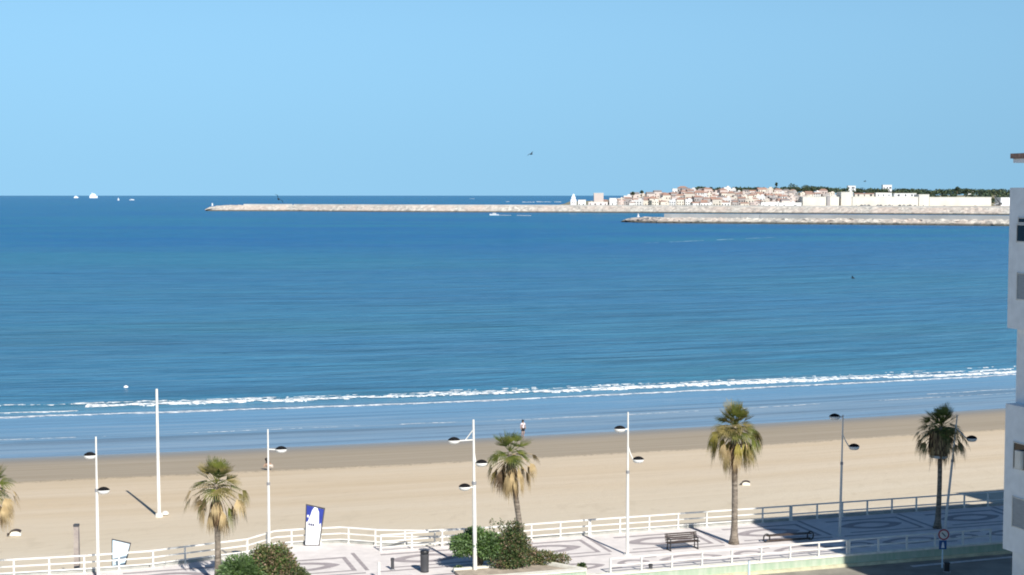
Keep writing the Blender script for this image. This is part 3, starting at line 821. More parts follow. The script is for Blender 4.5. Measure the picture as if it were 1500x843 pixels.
shrub(q + Vector((.05, .25, .1)), [(-.75, 0, 1.25, .8, .85, .62), (-.1, .1, 1.35, .8, .9, .72), (.55, -.1, 1.2, .75, .8, .75), (-.3, .3, 1.75, .45, .5, .4)], 9500, .15,
      ['leaf_a', 'leaf_b', 'leaf_e'], [5, 3, 2], 'rounded green bush on short trunks behind the thick white lamp', 3, [(-.5, 0, 1.1), (.1, .1, 1.1), (.5, 0, 1), (-.2, -.1, 1.3), (.3, .1, 1.2)], tr=.07)
shrub(q + Vector((1.75, .35, .1)), [(0, 0, 1.1, .85, .8, .95), (.2, .1, 1.9, .42, .45, .65), (-.5, 0, 2.2, .16, .2, .4), (-.15, .2, 2.1, .13, .15, .35), (.45, 0, 2.05, .3, .3, .4), (.75, 0, 1.3, .35, .4, .45), (-1.0, .2, 2.25, .14, .15, .3), (-.1, -.4, .5, 1.2, .6, .5)], 9500, .13,
      ['leaf_b', 'leaf_d', 'leaf_c'], [6, 3, 1], 'taller dark bush with upright sprigs around the second palm trunk', 5, [(0, 0, 1.9), (-.5, 0, 2.1), (.45, 0, 2.0), (-1.0, .2, 2.1), (-.1, -.3, .5)])
shrub(q + Vector((3.35, .75, .1)), [(-1.3, -.3, .35, .6, .4, .35), (-.55, 0, .45, .6, .5, .5), (.25, .1, .38, .6, .5, .38), (1.05, .15, .3, .55, .4, .28)], 5200, .12,
      ['leaf_d', 'leaf_b', 'leaf_c'], [5, 3, 2], 'low brownish shrub trailing at the right end of the planter', 7, [(-.5, 0, .5), (.2, 0, .4), (1, 0, .3)])
q = at(600, 843)
def small_plant(p_, s, label, seed):
    shrub(p_, [(0, 0, .15 * s, .3 * s, .3 * s, .18 * s)], 350, .12, ['leaf_b', 'leaf_d'], [3, 1], label, seed, [(0, 0, .12)], name='ground_plant', cat='plant', tr=.02)
small_plant(at(672, 838), .9, 'tiny low plant on the ground left of the thick white lamp', 9)
small_plant(at(852, 832), .7, 'tiny dark plant just right of the planter end', 10)
# left shrubs
q = at(352, 862)
shrub(q, [(0, 0, .9, .95, .9, .75), (.5, .1, .8, .8, .8, .7), (-.4, 0, .7, .7, .7, .6)], 6500, .26,
      ['leaf_e', 'leaf_a', 'leaf_b'], [5, 3, 1], 'spiky grey green bush beside the left palm trunk', 11, [(0, 0, .9), (.4, 0, .8), (-.4, 0, .7)], spiky=1.2, aspect=.2)
q = at(394, 862)
shrub(q + Vector((0, .5, 0)), [(0, 0, 1.15, .9, .9, .95), (.4, .1, 1.5, .7, .6, .65), (-.45, .1, 1.5, .6, .6, .6), (.9, 0, .9, .5, .6, .7)], 8500, .15,
      ['leaf_d', 'leaf_b', 'leaf_a', 'leaf_c'], [4, 3, 2, 3], 'olive and reddish brown bush right of the spiky bush', 13, [(0, 0, 1.2), (.4, 0, 1.5), (-.4, 0, 1.5)])
q = at(436, 858)
shrub(q, [(0, 0, .55, .55, .5, .45), (.3, 0, .4, .4, .4, .3)], 2600, .1, ['leaf_b', 'leaf_d'], [3, 2], 'small dark rounded bush at the bottom edge right of the reddish bush', 15, [(0, 0, .5)])

# ------------------------------------------------------------------ palms
def fan_leaf(mb, base, az, el, Lp, Rb, rnd, nseg=15, spread=2.3, droop=.35, mi=0, width=.06, curl=.0):
    mb.mi = mi
    d0 = Vector((math.cos(az) * math.cos(el), math.sin(az) * math.cos(el), math.sin(el)))
    # petiole
    pts = []; p_ = Vector(base); d = d0.copy(); st = Lp / 4
    for k in range(5):
        pts.append(p_.copy()); p_ = p_ + d * st; d = (d + Vector((0, 0, -droop * .18))).normalized()
    mb.tube(pts, [.022, .02, .017, .014, .012], 4, False)
    hub = pts[-1]
    side = d.cross(Vector((0, 0, 1)))
    if side.length < .05: side = Vector((math.sin(az), -math.cos(az), 0))
    side.normalize(); up = side.cross(d).normalized()
    roll = rnd.uniform(-.5, .5)
    side2 = side * math.cos(roll) + up * math.sin(roll); up2 = up * math.cos(roll) - side * math.sin(roll)
    for k in range(nseg):
        t = (k / (nseg - 1) - .5) * spread
        dd = (d * math.cos(t) + side2 * math.sin(t)).normalized()
        ln = Rb * (1 - .22 * abs(t) / (spread / 2)) * rnd.uniform(.85, 1.08)
        fold = up2 * (.25 * abs(t))
        dd = (dd + fold * .5).normalized()
        sd = dd.cross(up2).normalized()
        a = hub; m1 = hub + dd * ln * .5 + Vector((0, 0, -droop * .10 * ln)); m2 = hub + dd * ln * .78 + Vector((0, 0, -droop * .38 * ln)); e = hub + dd * ln * .95 + Vector((rnd.uniform(-.04, .04), rnd.uniform(-.04, .04), -droop * .85 * ln))
        w1 = width * .5
        mb.add([a + sd * .008, a - sd * .008, m1 - sd * w1, m1 + sd * w1, m2 - sd * w1 * .7, m2 + sd * w1 * .7, e],
               [(0, 1, 2, 3), (3, 2, 4, 5), (5, 4, 6)])
def palm(base, H, label, seed, trunk_r=.17, ngreen=30, nmid=12, ndead=18, nhang=14, size=1.0, skirt=1.5, style='normal', lean=(0, 0), sweep=None):
    rnd = random.Random(seed); root = empty('palm_tree', base); tag(root, label, 'palm tree', 'palms along the promenade')
    top = Vector((lean[0], lean[1], H - 1.25 * size))
    mb = MB(); n = 26; pts = []; rr = []
    for k in range(n):
        t = k / (n - 1); pts.append((lean[0] * t + .03 * math.sin(t * 5), lean[1] * t, top.z * t))
        r = trunk_r * (1 - .25 * t) + .14 * math.exp(-t * 16)
        rr.append(r * (1 + .05 * rnd.uniform(-1, 1)))
    mb.tube(pts, rr, 10); mb.build('trunk', M['trunk'], root, smooth=True)
    G = MB()
    ga = 2.39996
    for k in range(ngreen):
        t = k / ngreen; el = R(80) - t ** .7 * R(84) + rnd.uniform(-.16, .16)
        up_ = t < .5
        fan_leaf(G, top + Vector((0, 0, .1 - .3 * t)), k * ga + rnd.uniform(-.35, .35), el, size * rnd.uniform(.35, .75), size * rnd.uniform(.68, .95), rnd,
                 nseg=12 if up_ else 14, spread=1.9 if up_ else 2.2, droop=.03 if up_ else .15 + .35 * t, mi=(0 if rnd.random() < .72 else 1) if style != 'yellow' else rnd.choice((0, 0, 1, 1)), width=.052)
    for k in range(nmid):
        t = k / max(1, nmid); el = R(14) - t * R(42)
        az = k * ga * 1.3 + rnd.uniform(-.5, .5)
        fan_leaf(G, top + Vector((0, 0, -.2 - .35 * t)), az, el, size * rnd.uniform(.85, 1.25), size * rnd.uniform(.5, .75), rnd, nseg=13, spread=2.0, droop=rnd.uniform(.8, 1.3), mi=rnd.choice((0, 1, 2, 1, 2) if style != 'brown' else (1, 2, 2, 2)), width=.05)
    G.build('crown', [M['frond'], M['frond_pale'], M['frond_yellow'] if style == 'yellow' else M['frond_tan']], root)
    D = MB()
    for k in range(ndead):
        t = k / max(1, ndead); el = -R(10) - t * R(52) + rnd.uniform(-.12, .12)
        mi = 0 if rnd.random() < .55 else 1
        if style == 'yellow' and rnd.random() < .5: mi = 2
        fan_leaf(D, top + Vector((0, 0, -.3 - .45 * t)), k * ga + rnd.uniform(-.6, .6), el, size * rnd.uniform(.6, 1.15), size * rnd.uniform(.45, .7), rnd, nseg=11, spread=1.3, droop=1.5, mi=mi, width=.042)
    nhang = int(nhang * 1.7)
    for k in range(nhang):
        t = k / max(1, nhang); el = -R(62) - t * R(20)
        mi = 1 if rnd.random() < .5 else 0
        fan_leaf(D, top + Vector((0, 0, -.25 - skirt * .35 * t)), k * ga + rnd.uniform(-.3, .3), el, size * rnd.uniform(.3, .95), size * rnd.uniform(.35, .7) * skirt / 1.4, rnd, nseg=8, spread=.55, droop=.6, mi=mi, width=.05)
    if style == 'collar':
        size_ = 1
        prof = [(.22, -1.75), (.52, -1.70), (.58, -1.2), (.50, -.7), (.3, -.2)]
        D.mi = 1; D.lathe([(r, z + top.z) for r, z in prof], n=18)
        for k in range(420):
            a = rnd.random() * 6.28; zz = top.z - .1 - rnd.random() * 1.3; r = .5 + .12 * rnd.random()
            p0 = Vector((r * math.cos(a), r * math.sin(a), zz)); sd = Vector((-math.sin(a), math.cos(a), 0)) * .04
            p1 = p0 + Vector((math.cos(a) * .07, math.sin(a) * .07, -.38)); D.mi = rnd.choice((0, 1, 1))
            D.add([p0 + sd, p0 - sd, p1 - sd * .4, p1 + sd * .4], [(0, 1, 2, 3)])
    D.build('dead_fronds', [M['frond_tan'], M['frond_brown'], M['frond_yellow']], root)
    if style == 'collar':
        mb = MB(); mb.lathe([(.50, top.z - 1.86), (.53, top.z - 1.84), (.53, top.z - 1.71), (.48, top.z - 1.69)], n=18); mb.build('band', M['white_dull'], root)
    return root
def palm_px(px, pyb, pyt, label, seed, Y=None, z=0.0, **kw):
    b_ = at(px, pyb, z); t_ = atd(px, pyt, b_.y)
    return palm(b_, t_.z - z, label, seed, **kw)
palm_px(319, 858, 670, 'palm with green top and hanging dry fronds beside the spiky bush', 21, ngreen=30, nmid=11, ndead=9, nhang=15, size=1.1, skirt=1.7, style='normal')
palm_px(768, 833, 628, 'palm with mostly dry tan fronds rising out of the dark bush', 34, ngreen=20, nmid=8, ndead=36, nhang=18, size=1.0, skirt=1.6, style='brown', lean=(-.75, 0))
palm_px(1075, 797, 589, 'tall full crowned palm with yellowing lower fronds right of the bench', 45, ngreen=44, nmid=30, ndead=28, nhang=12, size=1.1, skirt=1.2, style='yellow', trunk_r=.19)
palm_px(1373, 774, 594, 'dark palm standing entirely in the building shadow', 57, ngreen=40, nmid=22, ndead=12, nhang=6, size=1.03, skirt=1.2, style='collar', trunk_r=.16, lean=(.15, 0))
palm_px(-14, 868, 672, 'palm mostly cut off by the left edge of the picture', 63, ngreen=22, nmid=12, ndead=20, nhang=14, size=1.1, skirt=1.4, style='brown')

# ------------------------------------------------------------------ beach things
def beach_block(px, py, z, s, rz, label):
    q = at_beach(px, py)
    mb = MB()
    # low hollow-fronted rounded slab, wedge shaped
    prof = []
    for k in range(9):
        t = k / 8 * math.pi
        prof.append((.36 * math.cos(t), .30 * math.sin(t) ** .7 + .02))
    prof = [(.36, 0)] + prof + [(-.36, 0)]
    mb.extr(prof, (0, -.12, 0), (1, 0, 0), (0, 0, 1), (0, 1, 0), .28)
    mb.box((-.42, .1, .07), (.22, .2, .16), .3)
    o = mb.build('beach_block', M['block'], loc=tuple(q)); o.rotation_euler = (0, 0, rz); o.scale = (s, s, s)
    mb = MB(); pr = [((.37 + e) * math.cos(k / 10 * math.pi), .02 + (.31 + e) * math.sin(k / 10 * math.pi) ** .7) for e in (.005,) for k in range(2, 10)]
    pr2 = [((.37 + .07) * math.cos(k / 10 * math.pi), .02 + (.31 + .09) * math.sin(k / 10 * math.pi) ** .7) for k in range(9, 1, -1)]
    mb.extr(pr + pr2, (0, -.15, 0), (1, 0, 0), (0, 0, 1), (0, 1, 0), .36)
    mb.box((-.46, -.05, .12), (.14, .2, .12)); mb.build('shadow_arch', M['darkwood'], o)  # dark arch and side piece model the block's shadow as solid shapes
    tag(o, label, 'block', 'white blocks on the sand')
beach_block(23, 785, -2.1, 1.0, .1, 'low white block with a dark arch in place of its shadow on the sand at the far left')
beach_block(1093, 711, -2.75, .85, -.15, 'low white block with a dark arch in place of its shadow right of the tall palm trunk')
q = at(279, 757, -2.2)

# ------------------------------------------------------------------ people
def skin_obj(name, verts, edges, matk, parent, root_i=0, sub=2):
    me = bpy.data.meshes.new(name); me.from_pydata([v_[0] for v_ in verts], edges, [])
    o = bpy.data.objects.new(name, me); COL.objects.link(o); o.parent = parent
    md = o.modifiers.new('skin', 'SKIN'); md.use_smooth_shade = True
    if not me.skin_vertices: me.skin_vertices.new() if hasattr(me.skin_vertices, 'new') else None
    sv = me.skin_vertices[0].data
    for i, v_ in enumerate(verts):
        sv[i].radius = v_[1] if isinstance(v_[1], tuple) else (v_[1], v_[1]); sv[i].use_root = (i == root_i)
    sb = o.modifiers.new('subd', 'SUBSURF'); sb.levels = sub; sb.render_levels = sub
    me.materials.append(M[matk]); return o
def person(loc, rz, joints, label, top, bottom, hair, group=None):
    root = empty('person', loc, rz); tag(root, label, 'person')
    J = joints
    names = ['pelvis', 'waist', 'chest', 'neck', 'chin', 'head', 'shL', 'elL', 'wrL', 'haL', 'shR', 'elR', 'wrR', 'haR', 'hipL', 'knL', 'anL', 'toL', 'hipR', 'knR', 'anR', 'toR']
    rad = dict(pelvis=(.15, .11), waist=(.125, .095), chest=(.155, .11), neck=.055, chin=.07, head=.095, shL=.065, elL=.042, wrL=.03, haL=.035, shR=.065, elR=.042, wrR=.03, haR=.035,
               hipL=.092, knL=.06, anL=.042, toL=.04, hipR=.092, knR=.06, anR=.042, toR=.04)
    V = [(J[n_], rad[n_]) for n_ in names]; ix = {n_: i for i, n_ in enumerate(names)}
    E = [('pelvis', 'waist'), ('waist', 'chest'), ('chest', 'neck'), ('neck', 'chin'), ('chin', 'head'), ('chest', 'shL'), ('shL', 'elL'), ('elL', 'wrL'), ('wrL', 'haL'), ('chest', 'shR'), ('shR', 'elR'), ('elR', 'wrR'), ('wrR', 'haR'),
         ('pelvis', 'hipL'), ('hipL', 'knL'), ('knL', 'anL'), ('anL', 'toL'), ('pelvis', 'hipR'), ('hipR', 'knR'), ('knR', 'anR'), ('anR', 'toR')]
    edges = [(ix[a], ix[b]) for a, b in E]
    # fingers
    for s in ('L', 'R'):
        h = Vector(J['ha' + s]); wv = Vector(J['wr' + s]); d = (h - wv).normalized(); sd = d.cross(Vector((0, 1, .1))).normalized()
        for k in range(4):
            st = h + sd * (.012 + .018 * (k - 2)); l = (.075, .085, .08, .06)[k]; i0 = len(V)
            V += [(tuple(st), .009), (tuple(st + d * l * .55), .0085), (tuple(st + d * l * .95 + Vector((0, .015, 0))), .007)]; edges += [(i0, i0 + 1), (i0 + 1, i0 + 2)]
        st = h - d * .03 + Vector((0, .03, 0)); i0 = len(V)
        V += [(tuple(st), .01), (tuple(st + d * .035 + Vector((0, .025, 0))), .009), (tuple(st + d * .06 + Vector((0, .03, 0))), .008)]; edges += [(i0, i0 + 1), (i0 + 1, i0 + 2)]
    skin_obj('body', V, edges, 'skin', root)
    def sub(name, ns, es, matk, grow):
        vi = [(J[n_], tuple(r + grow for r in rad[n_]) if isinstance(rad[n_], tuple) else rad[n_] + grow) for n_ in ns]
        skin_obj(name, vi, [(ns.index(a), ns.index(b)) for a, b in es], matk, root)
    mid = lambda a, b, t: tuple(Vector(J[a]).lerp(Vector(J[b]), t))
    J['slL'] = mid('shL', 'elL', .6); J['slR'] = mid('shR', 'elR', .6); rad['slL'] = rad['slR'] = .052
    J['thL'] = mid('hipL', 'knL', .7); J['thR'] = mid('hipR', 'knR', .7); rad['thL'] = rad['thR'] = .075
    sub('shirt', ['waist', 'chest', 'shL', 'slL', 'shR', 'slR', 'pelvis'], [('waist', 'chest'), ('chest', 'shL'), ('shL', 'slL'), ('chest', 'shR'), ('shR', 'slR'), ('pelvis', 'waist')], top, .018)
    sub('shorts', ['pelvis', 'hipL', 'thL', 'hipR', 'thR'], [('pelvis', 'hipL'), ('hipL', 'thL'), ('pelvis', 'hipR'), ('hipR', 'thR')], bottom, .024)
    hd = Vector(J['head'])
    mb = MB(); mb.lathe([(.115, -.03), (.125, .03), (.11, .09), (.07, .135), (.02, .15)], c=(hd.x, hd.y + .025, hd.z), n=16)
    mb.lathe([(.08, -.14), (.10, -.06), (.11, .02)], c=(hd.x, hd.y + .05, hd.z), n=14)
    mb.build('hair', M[hair], root, smooth=True)
    mb = MB()
    f = hd + Vector((0, -.09, -.02))
    for s in (-1, 1): mb.lathe([(.002, -.01), (.013, 0), (.002, .01)], c=(f.x + s * .033, f.y, f.z + .03), n=8)
    mb.build('eyes', M['hair'], root)
    return root
stand = dict(pelvis=(0, 0, .92), waist=(0, 0, 1.08), chest=(0, .01, 1.30), neck=(0, .01, 1.46), chin=(0, -.01, 1.53), head=(0, -.01, 1.62),
             shL=(-.19, .01, 1.38), elL=(-.27, .03, 1.10), wrL=(-.27, -.08, .87), haL=(-.27, -.11, .80), shR=(.19, .01, 1.38), elR=(.28, .03, 1.10), wrR=(.25, -.10, .89), haR=(.24, -.13, .82),
             hipL=(-.10, 0, .86), knL=(-.12, -.06, .48), anL=(-.12, .05, .09), toL=(-.13, -.12, .03), hipR=(.10, 0, .86), knR=(.12, -.02, .48), anR=(.13, .12, .10), toR=(.14, -.03, .04))
q = at(766, 641, SEA + .03)
person(q, .6, stand, 'person in a white pink top walking at the water edge behind the tan palm', 'shirt', 'darkcloth', 'hair')
crouch = dict(pelvis=(0, .12, .40), waist=(0, .05, .54), chest=(0, -.12, .70), neck=(0, -.22, .82), chin=(0, -.27, .85), head=(0, -.30, .92),
              shL=(-.18, -.14, .74), elL=(-.24, -.32, .52), wrL=(-.16, -.46, .36), haL=(-.14, -.50, .30), shR=(.18, -.14, .74), elR=(.24, -.32, .52), wrR=(.14, -.46, .34), haR=(.12, -.50, .28),
              hipL=(-.10, .10, .38), knL=(-.17, -.28, .46), anL=(-.15, -.06, .09), toL=(-.17, -.24, .04), hipR=(.10, .10, .38), knR=(.17, -.28, .46), anR=(.15, -.06, .09), toR=(.17, -.24, .04))
q = at_beach(395, 689)
person(q, -1.2, crouch, 'person in a dark top crouching on the sand beside the single arm lamp', 'darkcloth', 'paleshorts', 'hair')

# ------------------------------------------------------------------ birds, buoy
def bird(px, py, Y, span, rz, roll, label):
    q = atd(px, py, Y)
    root = empty('bird', q); root.rotation_euler = (0, roll, rz); tag(root, label, 'bird')
    mb = MB(); s = span
    mb.tube([(0, -.28 * s, 0), (0, -.2 * s, .01 * s), (0, -.05 * s, 0), (0, .12 * s, 0), (0, .25 * s, 0)], [.01 * s, .035 * s, .06 * s, .045 * s, .008 * s], 8)
    mb.tube([(0, -.1 * s, 0), (0, .1 * s, 0)], [.07 * s, .07 * s], 8)
    for sd in (-1, 1):
        mb.add([(sd * .03 * s, -.08 * s, .02 * s), (sd * .03 * s, .07 * s, .02 * s), (sd * .25 * s, .08 * s, .12 * s), (sd * .25 * s, -.06 * s, .13 * s), (sd * .5 * s, .10 * s, .04 * s)], [(0, 1, 2, 3), (3, 2, 4)])
        mb.add([(sd * .03 * s, -.08 * s, .005 * s), (sd * .03 * s, .07 * s, .005 * s), (sd * .25 * s, .08 * s, .11 * s), (sd * .25 * s, -.06 * s, .115 * s), (sd * .5 * s, .10 * s, .035 * s)], [(3, 2, 1, 0), (4, 2, 3)])
    mb.add([(-.03 * s, .2 * s, 0), (.03 * s, .2 * s, 0), (.06 * s, .36 * s, 0), (-.06 * s, .36 * s, 0)], [(0, 1, 2, 3)])
    mb.build('body', M['feather_dark'], root, smooth=False)
bird(778, 226, 230, 1.5, .7, -.5, 'small dark bird flying alone in the open sky')
bird(408, 292, 200, 1.9, .3, .85, 'dark bird flying low over the left end of the long breakwater')
bird(1249.5, 407.5, 200, 1.2, .9, .4, 'dark bird flying over the open blue water at the right')
bird(1267, 266, 300, 1.1, .9, -.3, 'tiny dark bird above the wooded skyline')
q = at(184.5, 569.5, SEA)
root = empty('buoy', q); tag(root, 'white and red round buoy floating beyond the surf', 'buoy')
mb = MB(); mb.lathe([(.05, -.2), (.26, -.08), (.32, .1), (.26, .28), (.05, .4)], n=16); mb.build('float', M['hull'], root, smooth=True)
mb = MB(); mb.lathe([(.30, -.10), (.335, -.06), (.335, 0), (.32, .02)], n=16); mb.build('band', M['red'], root)

# ------------------------------------------------------------------ breakwaters
m = bpy.data.materials.new('armour_rock'); m.use_nodes = True; nt = m.node_tree; p = nt.nodes['Principled BSDF']
geo = nd(nt, 'ShaderNodeNewGeometry'); sp = nd(nt, 'ShaderNodeSeparateXYZ'); nt.links.new(geo.outputs['Position'], sp.inputs[0])
n1 = nd(nt, 'ShaderNodeTexVoronoi'); n1.inputs['Scale'].default_value = .35; nt.links.new(geo.outputs['Position'], n1.inputs['Vector'])
sepc = nd(nt, 'ShaderNodeSeparateColor'); nt.links.new(n1.outputs['Color'], sepc.inputs[0])
n2 = nd(nt, 'ShaderNodeTexNoise'); n2.inputs['Scale'].default_value = .03; n2.inputs['Detail'].default_value = 4; nt.links.new(geo.outputs['Position'], n2.inputs['Vector'])
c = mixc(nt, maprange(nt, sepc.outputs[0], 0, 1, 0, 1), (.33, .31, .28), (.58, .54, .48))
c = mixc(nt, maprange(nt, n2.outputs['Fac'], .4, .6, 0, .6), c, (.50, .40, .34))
c = mixc(nt, maprange(nt, sp.outputs[2], SEA + 2.4, SEA + .9, 0, .95), c, (.045, .05, .04))
nt.links.new(c, p.inputs['Base Color']); p.inputs['Roughness'].default_value = .9
M['rock'] = m
M['crest'] = mat('crest_concrete', (.52, .49, .44), .9, .15, .05, stretch=(1, 1, 1))
M['crest_grey'] = mat('grey_crest_concrete', (.36, .36, .35), .9, .12, .05)

def breakwater(pts, topz, crown_w, slope, name, label, crestmat, step=2.2, seed=1, wall=1.6, nose=True):
    """pts: front (camera side) waterline points; body lies behind them"""
    root = empty(name, Vector(pts[0])); tag(root, label, 'breakwater'); inv = Vector(pts[0])
    P = []
    for a_, b_ in zip(pts[:-1], pts[1:]):
        l = (b_ - a_).length; k = int(l / (step * 1.6)) or 1
        P += [a_.lerp(b_, i / k) for i in range(k)]
    P.append(pts[-1])
    rise = topz - SEA; run = rise * slope
    prof = []
    nf = 7
    for j in range(nf + 1): prof.append((run * j / nf, SEA - .6 + (rise + .6) * j / nf))
    prof += [(run + crown_w, topz), (run * 2 + crown_w, SEA - .6)]
    vs = []; rnd = random.Random(seed); n = len(prof); tot = len(P)
    for i, q in enumerate(P):
        t = min(1, i * step * 1.6 / 26.0) if nose else 1
        t = math.sqrt(t) if nose else 1
        d = (P[min(i + 1, tot - 1)] - P[max(i - 1, 0)]).normalized(); nb = Vector((-d.y, d.x, 0))
        for j, (o_, z) in enumerate(prof):
            jit = 1 if 0 < j <= nf else 0
            zz = SEA - .6 + (z - SEA + .6) * (.35 + .65 * t) if nose else z
            pp = q + nb * (o_ + (1 - t) * run * .5 * (1 if j < nf / 2 else -.4)) + Vector((rnd.uniform(-.9, .9) * jit, rnd.uniform(-1, 1) * jit, 0))
            pp.z = zz + rnd.uniform(-.75, .55) * jit
            vs.append(pp - inv)
    fs = []
    for i in range(tot - 1):
        for j in range(n - 1): fs.append((i * n + j, (i + 1) * n + j, (i + 1) * n + j + 1, i * n + j + 1))
    fs.append(tuple(range(n))); 
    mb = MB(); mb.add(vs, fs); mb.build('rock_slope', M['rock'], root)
    mb = MB()
    i0 = int(62 / (step * 1.6)) if nose else 0
    W = [q for q in P[i0::6]] + [P[-1]]
    for a_, b_ in zip(W[:-1], W[1:]):
        d = (b_ - a_).normalized(); nb = Vector((-d.y, d.x, 0)) * (run + 1.4)
        z = Vector((0, 0, topz - SEA - .4 + wall / 2 + .0))
        mb.bar(a_ - inv + nb + z, b_ - inv + nb + z, 2.2, wall + 1.2)
    mb.build('crest_wall', M[crestmat], root)
    return root
bwp = [at(298, 309.5, SEA), at(420, 309.8, SEA), at(600, 311.0, SEA), at(835, 311.8, SEA), at(920, 312.2, SEA), at(1060, 313, SEA), at(1250, 314, SEA), at(1500, 315.5, SEA), at(1700, 316.5, SEA)]
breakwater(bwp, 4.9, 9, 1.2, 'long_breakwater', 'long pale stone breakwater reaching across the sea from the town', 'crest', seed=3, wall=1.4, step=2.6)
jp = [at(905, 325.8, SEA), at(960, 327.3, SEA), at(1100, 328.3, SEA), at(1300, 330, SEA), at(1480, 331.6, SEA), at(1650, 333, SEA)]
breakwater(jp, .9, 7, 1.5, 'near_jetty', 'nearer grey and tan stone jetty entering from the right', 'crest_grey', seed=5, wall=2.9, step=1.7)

def beacon(px, Y, z0, h, r, label, colr='hull', cap='red'):
    q = atd(px, 300, Y); q.z = z0
    root = empty('beacon', q); tag(root, label, 'beacon')
    mb = MB(); mb.lathe([(r * 1.6, 0), (r * 1.6, .6), (r, .7), (r * .75, h * .7), (r * 1.2, h * .72), (r * 1.2, h * .76)], n=14); mb.build('tower', M[colr], root)
    mb = MB(); mb.lathe([(r * .6, h * .76), (r * .6, h * .92), (r * .15, h)], n=12); mb.build('lantern', M[cap], root)
beacon(311, bwp[0].y + 14, 4.0, 4.0, 1.0, 'small pale beacon on the outer tip of the long breakwater', 'hull', 'hull')
beacon(935, jp[0].y + 7, .4, 3.0, .8, 'small pale beacon near the tip of the nearer jetty', 'hull', 'kerb')

# wave foam behind breakwater near 770-830
mb = MB(); rnd = random.Random(5)
for x0, x1, y in ((765, 783, 296.6), (786, 808, 296.2), (812, 822, 296.4), (688, 695, 291.5), (741, 746, 296)):
    a_ = at(x0, y, SEA); b_ = at(x1, y, SEA); n = 14
    vs = []
    for k in range(n + 1):
        q = a_.lerp(b_, k / n); wd = 22 * math.sin(math.pi * (k + .3) / (n + .6)) * rnd.uniform(.5, 1.2)
        hz_ = rnd.uniform(.6, 2.0)
        vs += [(q.x, q.y - wd, SEA + .05), (q.x, q.y, SEA + hz_), (q.x, q.y + wd, SEA + .05)]
    mb.add(vs, [(k * 3 + j, k * 3 + 3 + j, k * 3 + 4 + j, k * 3 + 1 + j) for k in range(n) for j in range(2)])
tag(mb.build('shoal_foam', M['foam']), 'white water breaking on the shoal beyond the breakwater near the town', 'surf', kind='stuff')

# ------------------------------------------------------------------ headland, town
T0 = 2075.0
def xp(px, Y): return atd(px, 300, Y).x
def px_of(x, Y): return 750 + x / Y * F * cs
def ridge(px):
    tb = [(815, -3.9), (830, 4.8), (870, 7), (895, 12), (950, 18), (1000, 21.5), (1050, 22), (1150, 22), (1250, 18.5), (1350, 19.5), (1500, 20), (2200, 20)]
    for (a, za), (b, zb_) in zip(tb[:-1], tb[1:]):
        if a <= px <= b: return za + (zb_ - za) * (px - a) / (b - a)
    return tb[0][1] if px < tb[0][0] else 20
def land_z(x, Y):
    px = px_of(x, Y); r = ridge(px)
    if r < 4.5: return -4.3 + (r + 4) * .5
    t = max(0, min(1, (Y - T0 - 8) / 250)); base = 4.8
    if px > 1160: t = max(0, min(1, (Y - T0 - 60) / 220))
    t = t * t * (3 - 2 * t)
    fall = max(0, min(1, (Y - 2700) / 700))
    return base + (r - base) * t * (1 - .3 * fall)
m_land = mat('dry_headland_soil', (.30, .26, .18), .95, .2, .02, col2=(.20, .20, .11))
mb = MB(); xs = [xp(816, 2300) + i * 14 for i in range(90)]; ys = [T0 - 14, T0 - 2, T0 + 8] + [T0 + 25 + i * 25 for i in range(13)] + [2500, 2700, 3100, 3600]
vs = [(x, y, land_z(x, y) if y > T0 - 5 else -6) for y in ys for x in xs]; nx = len(xs)
mb.add(vs, [(j * nx + i, j * nx + i + 1, (j + 1) * nx + i + 1, (j + 1) * nx + i) for j in range(len(ys) - 1) for i in range(nx - 1)])
tag(mb.build('headland', m_land, smooth=True), 'low headland carrying the harbour town', kind='structure')

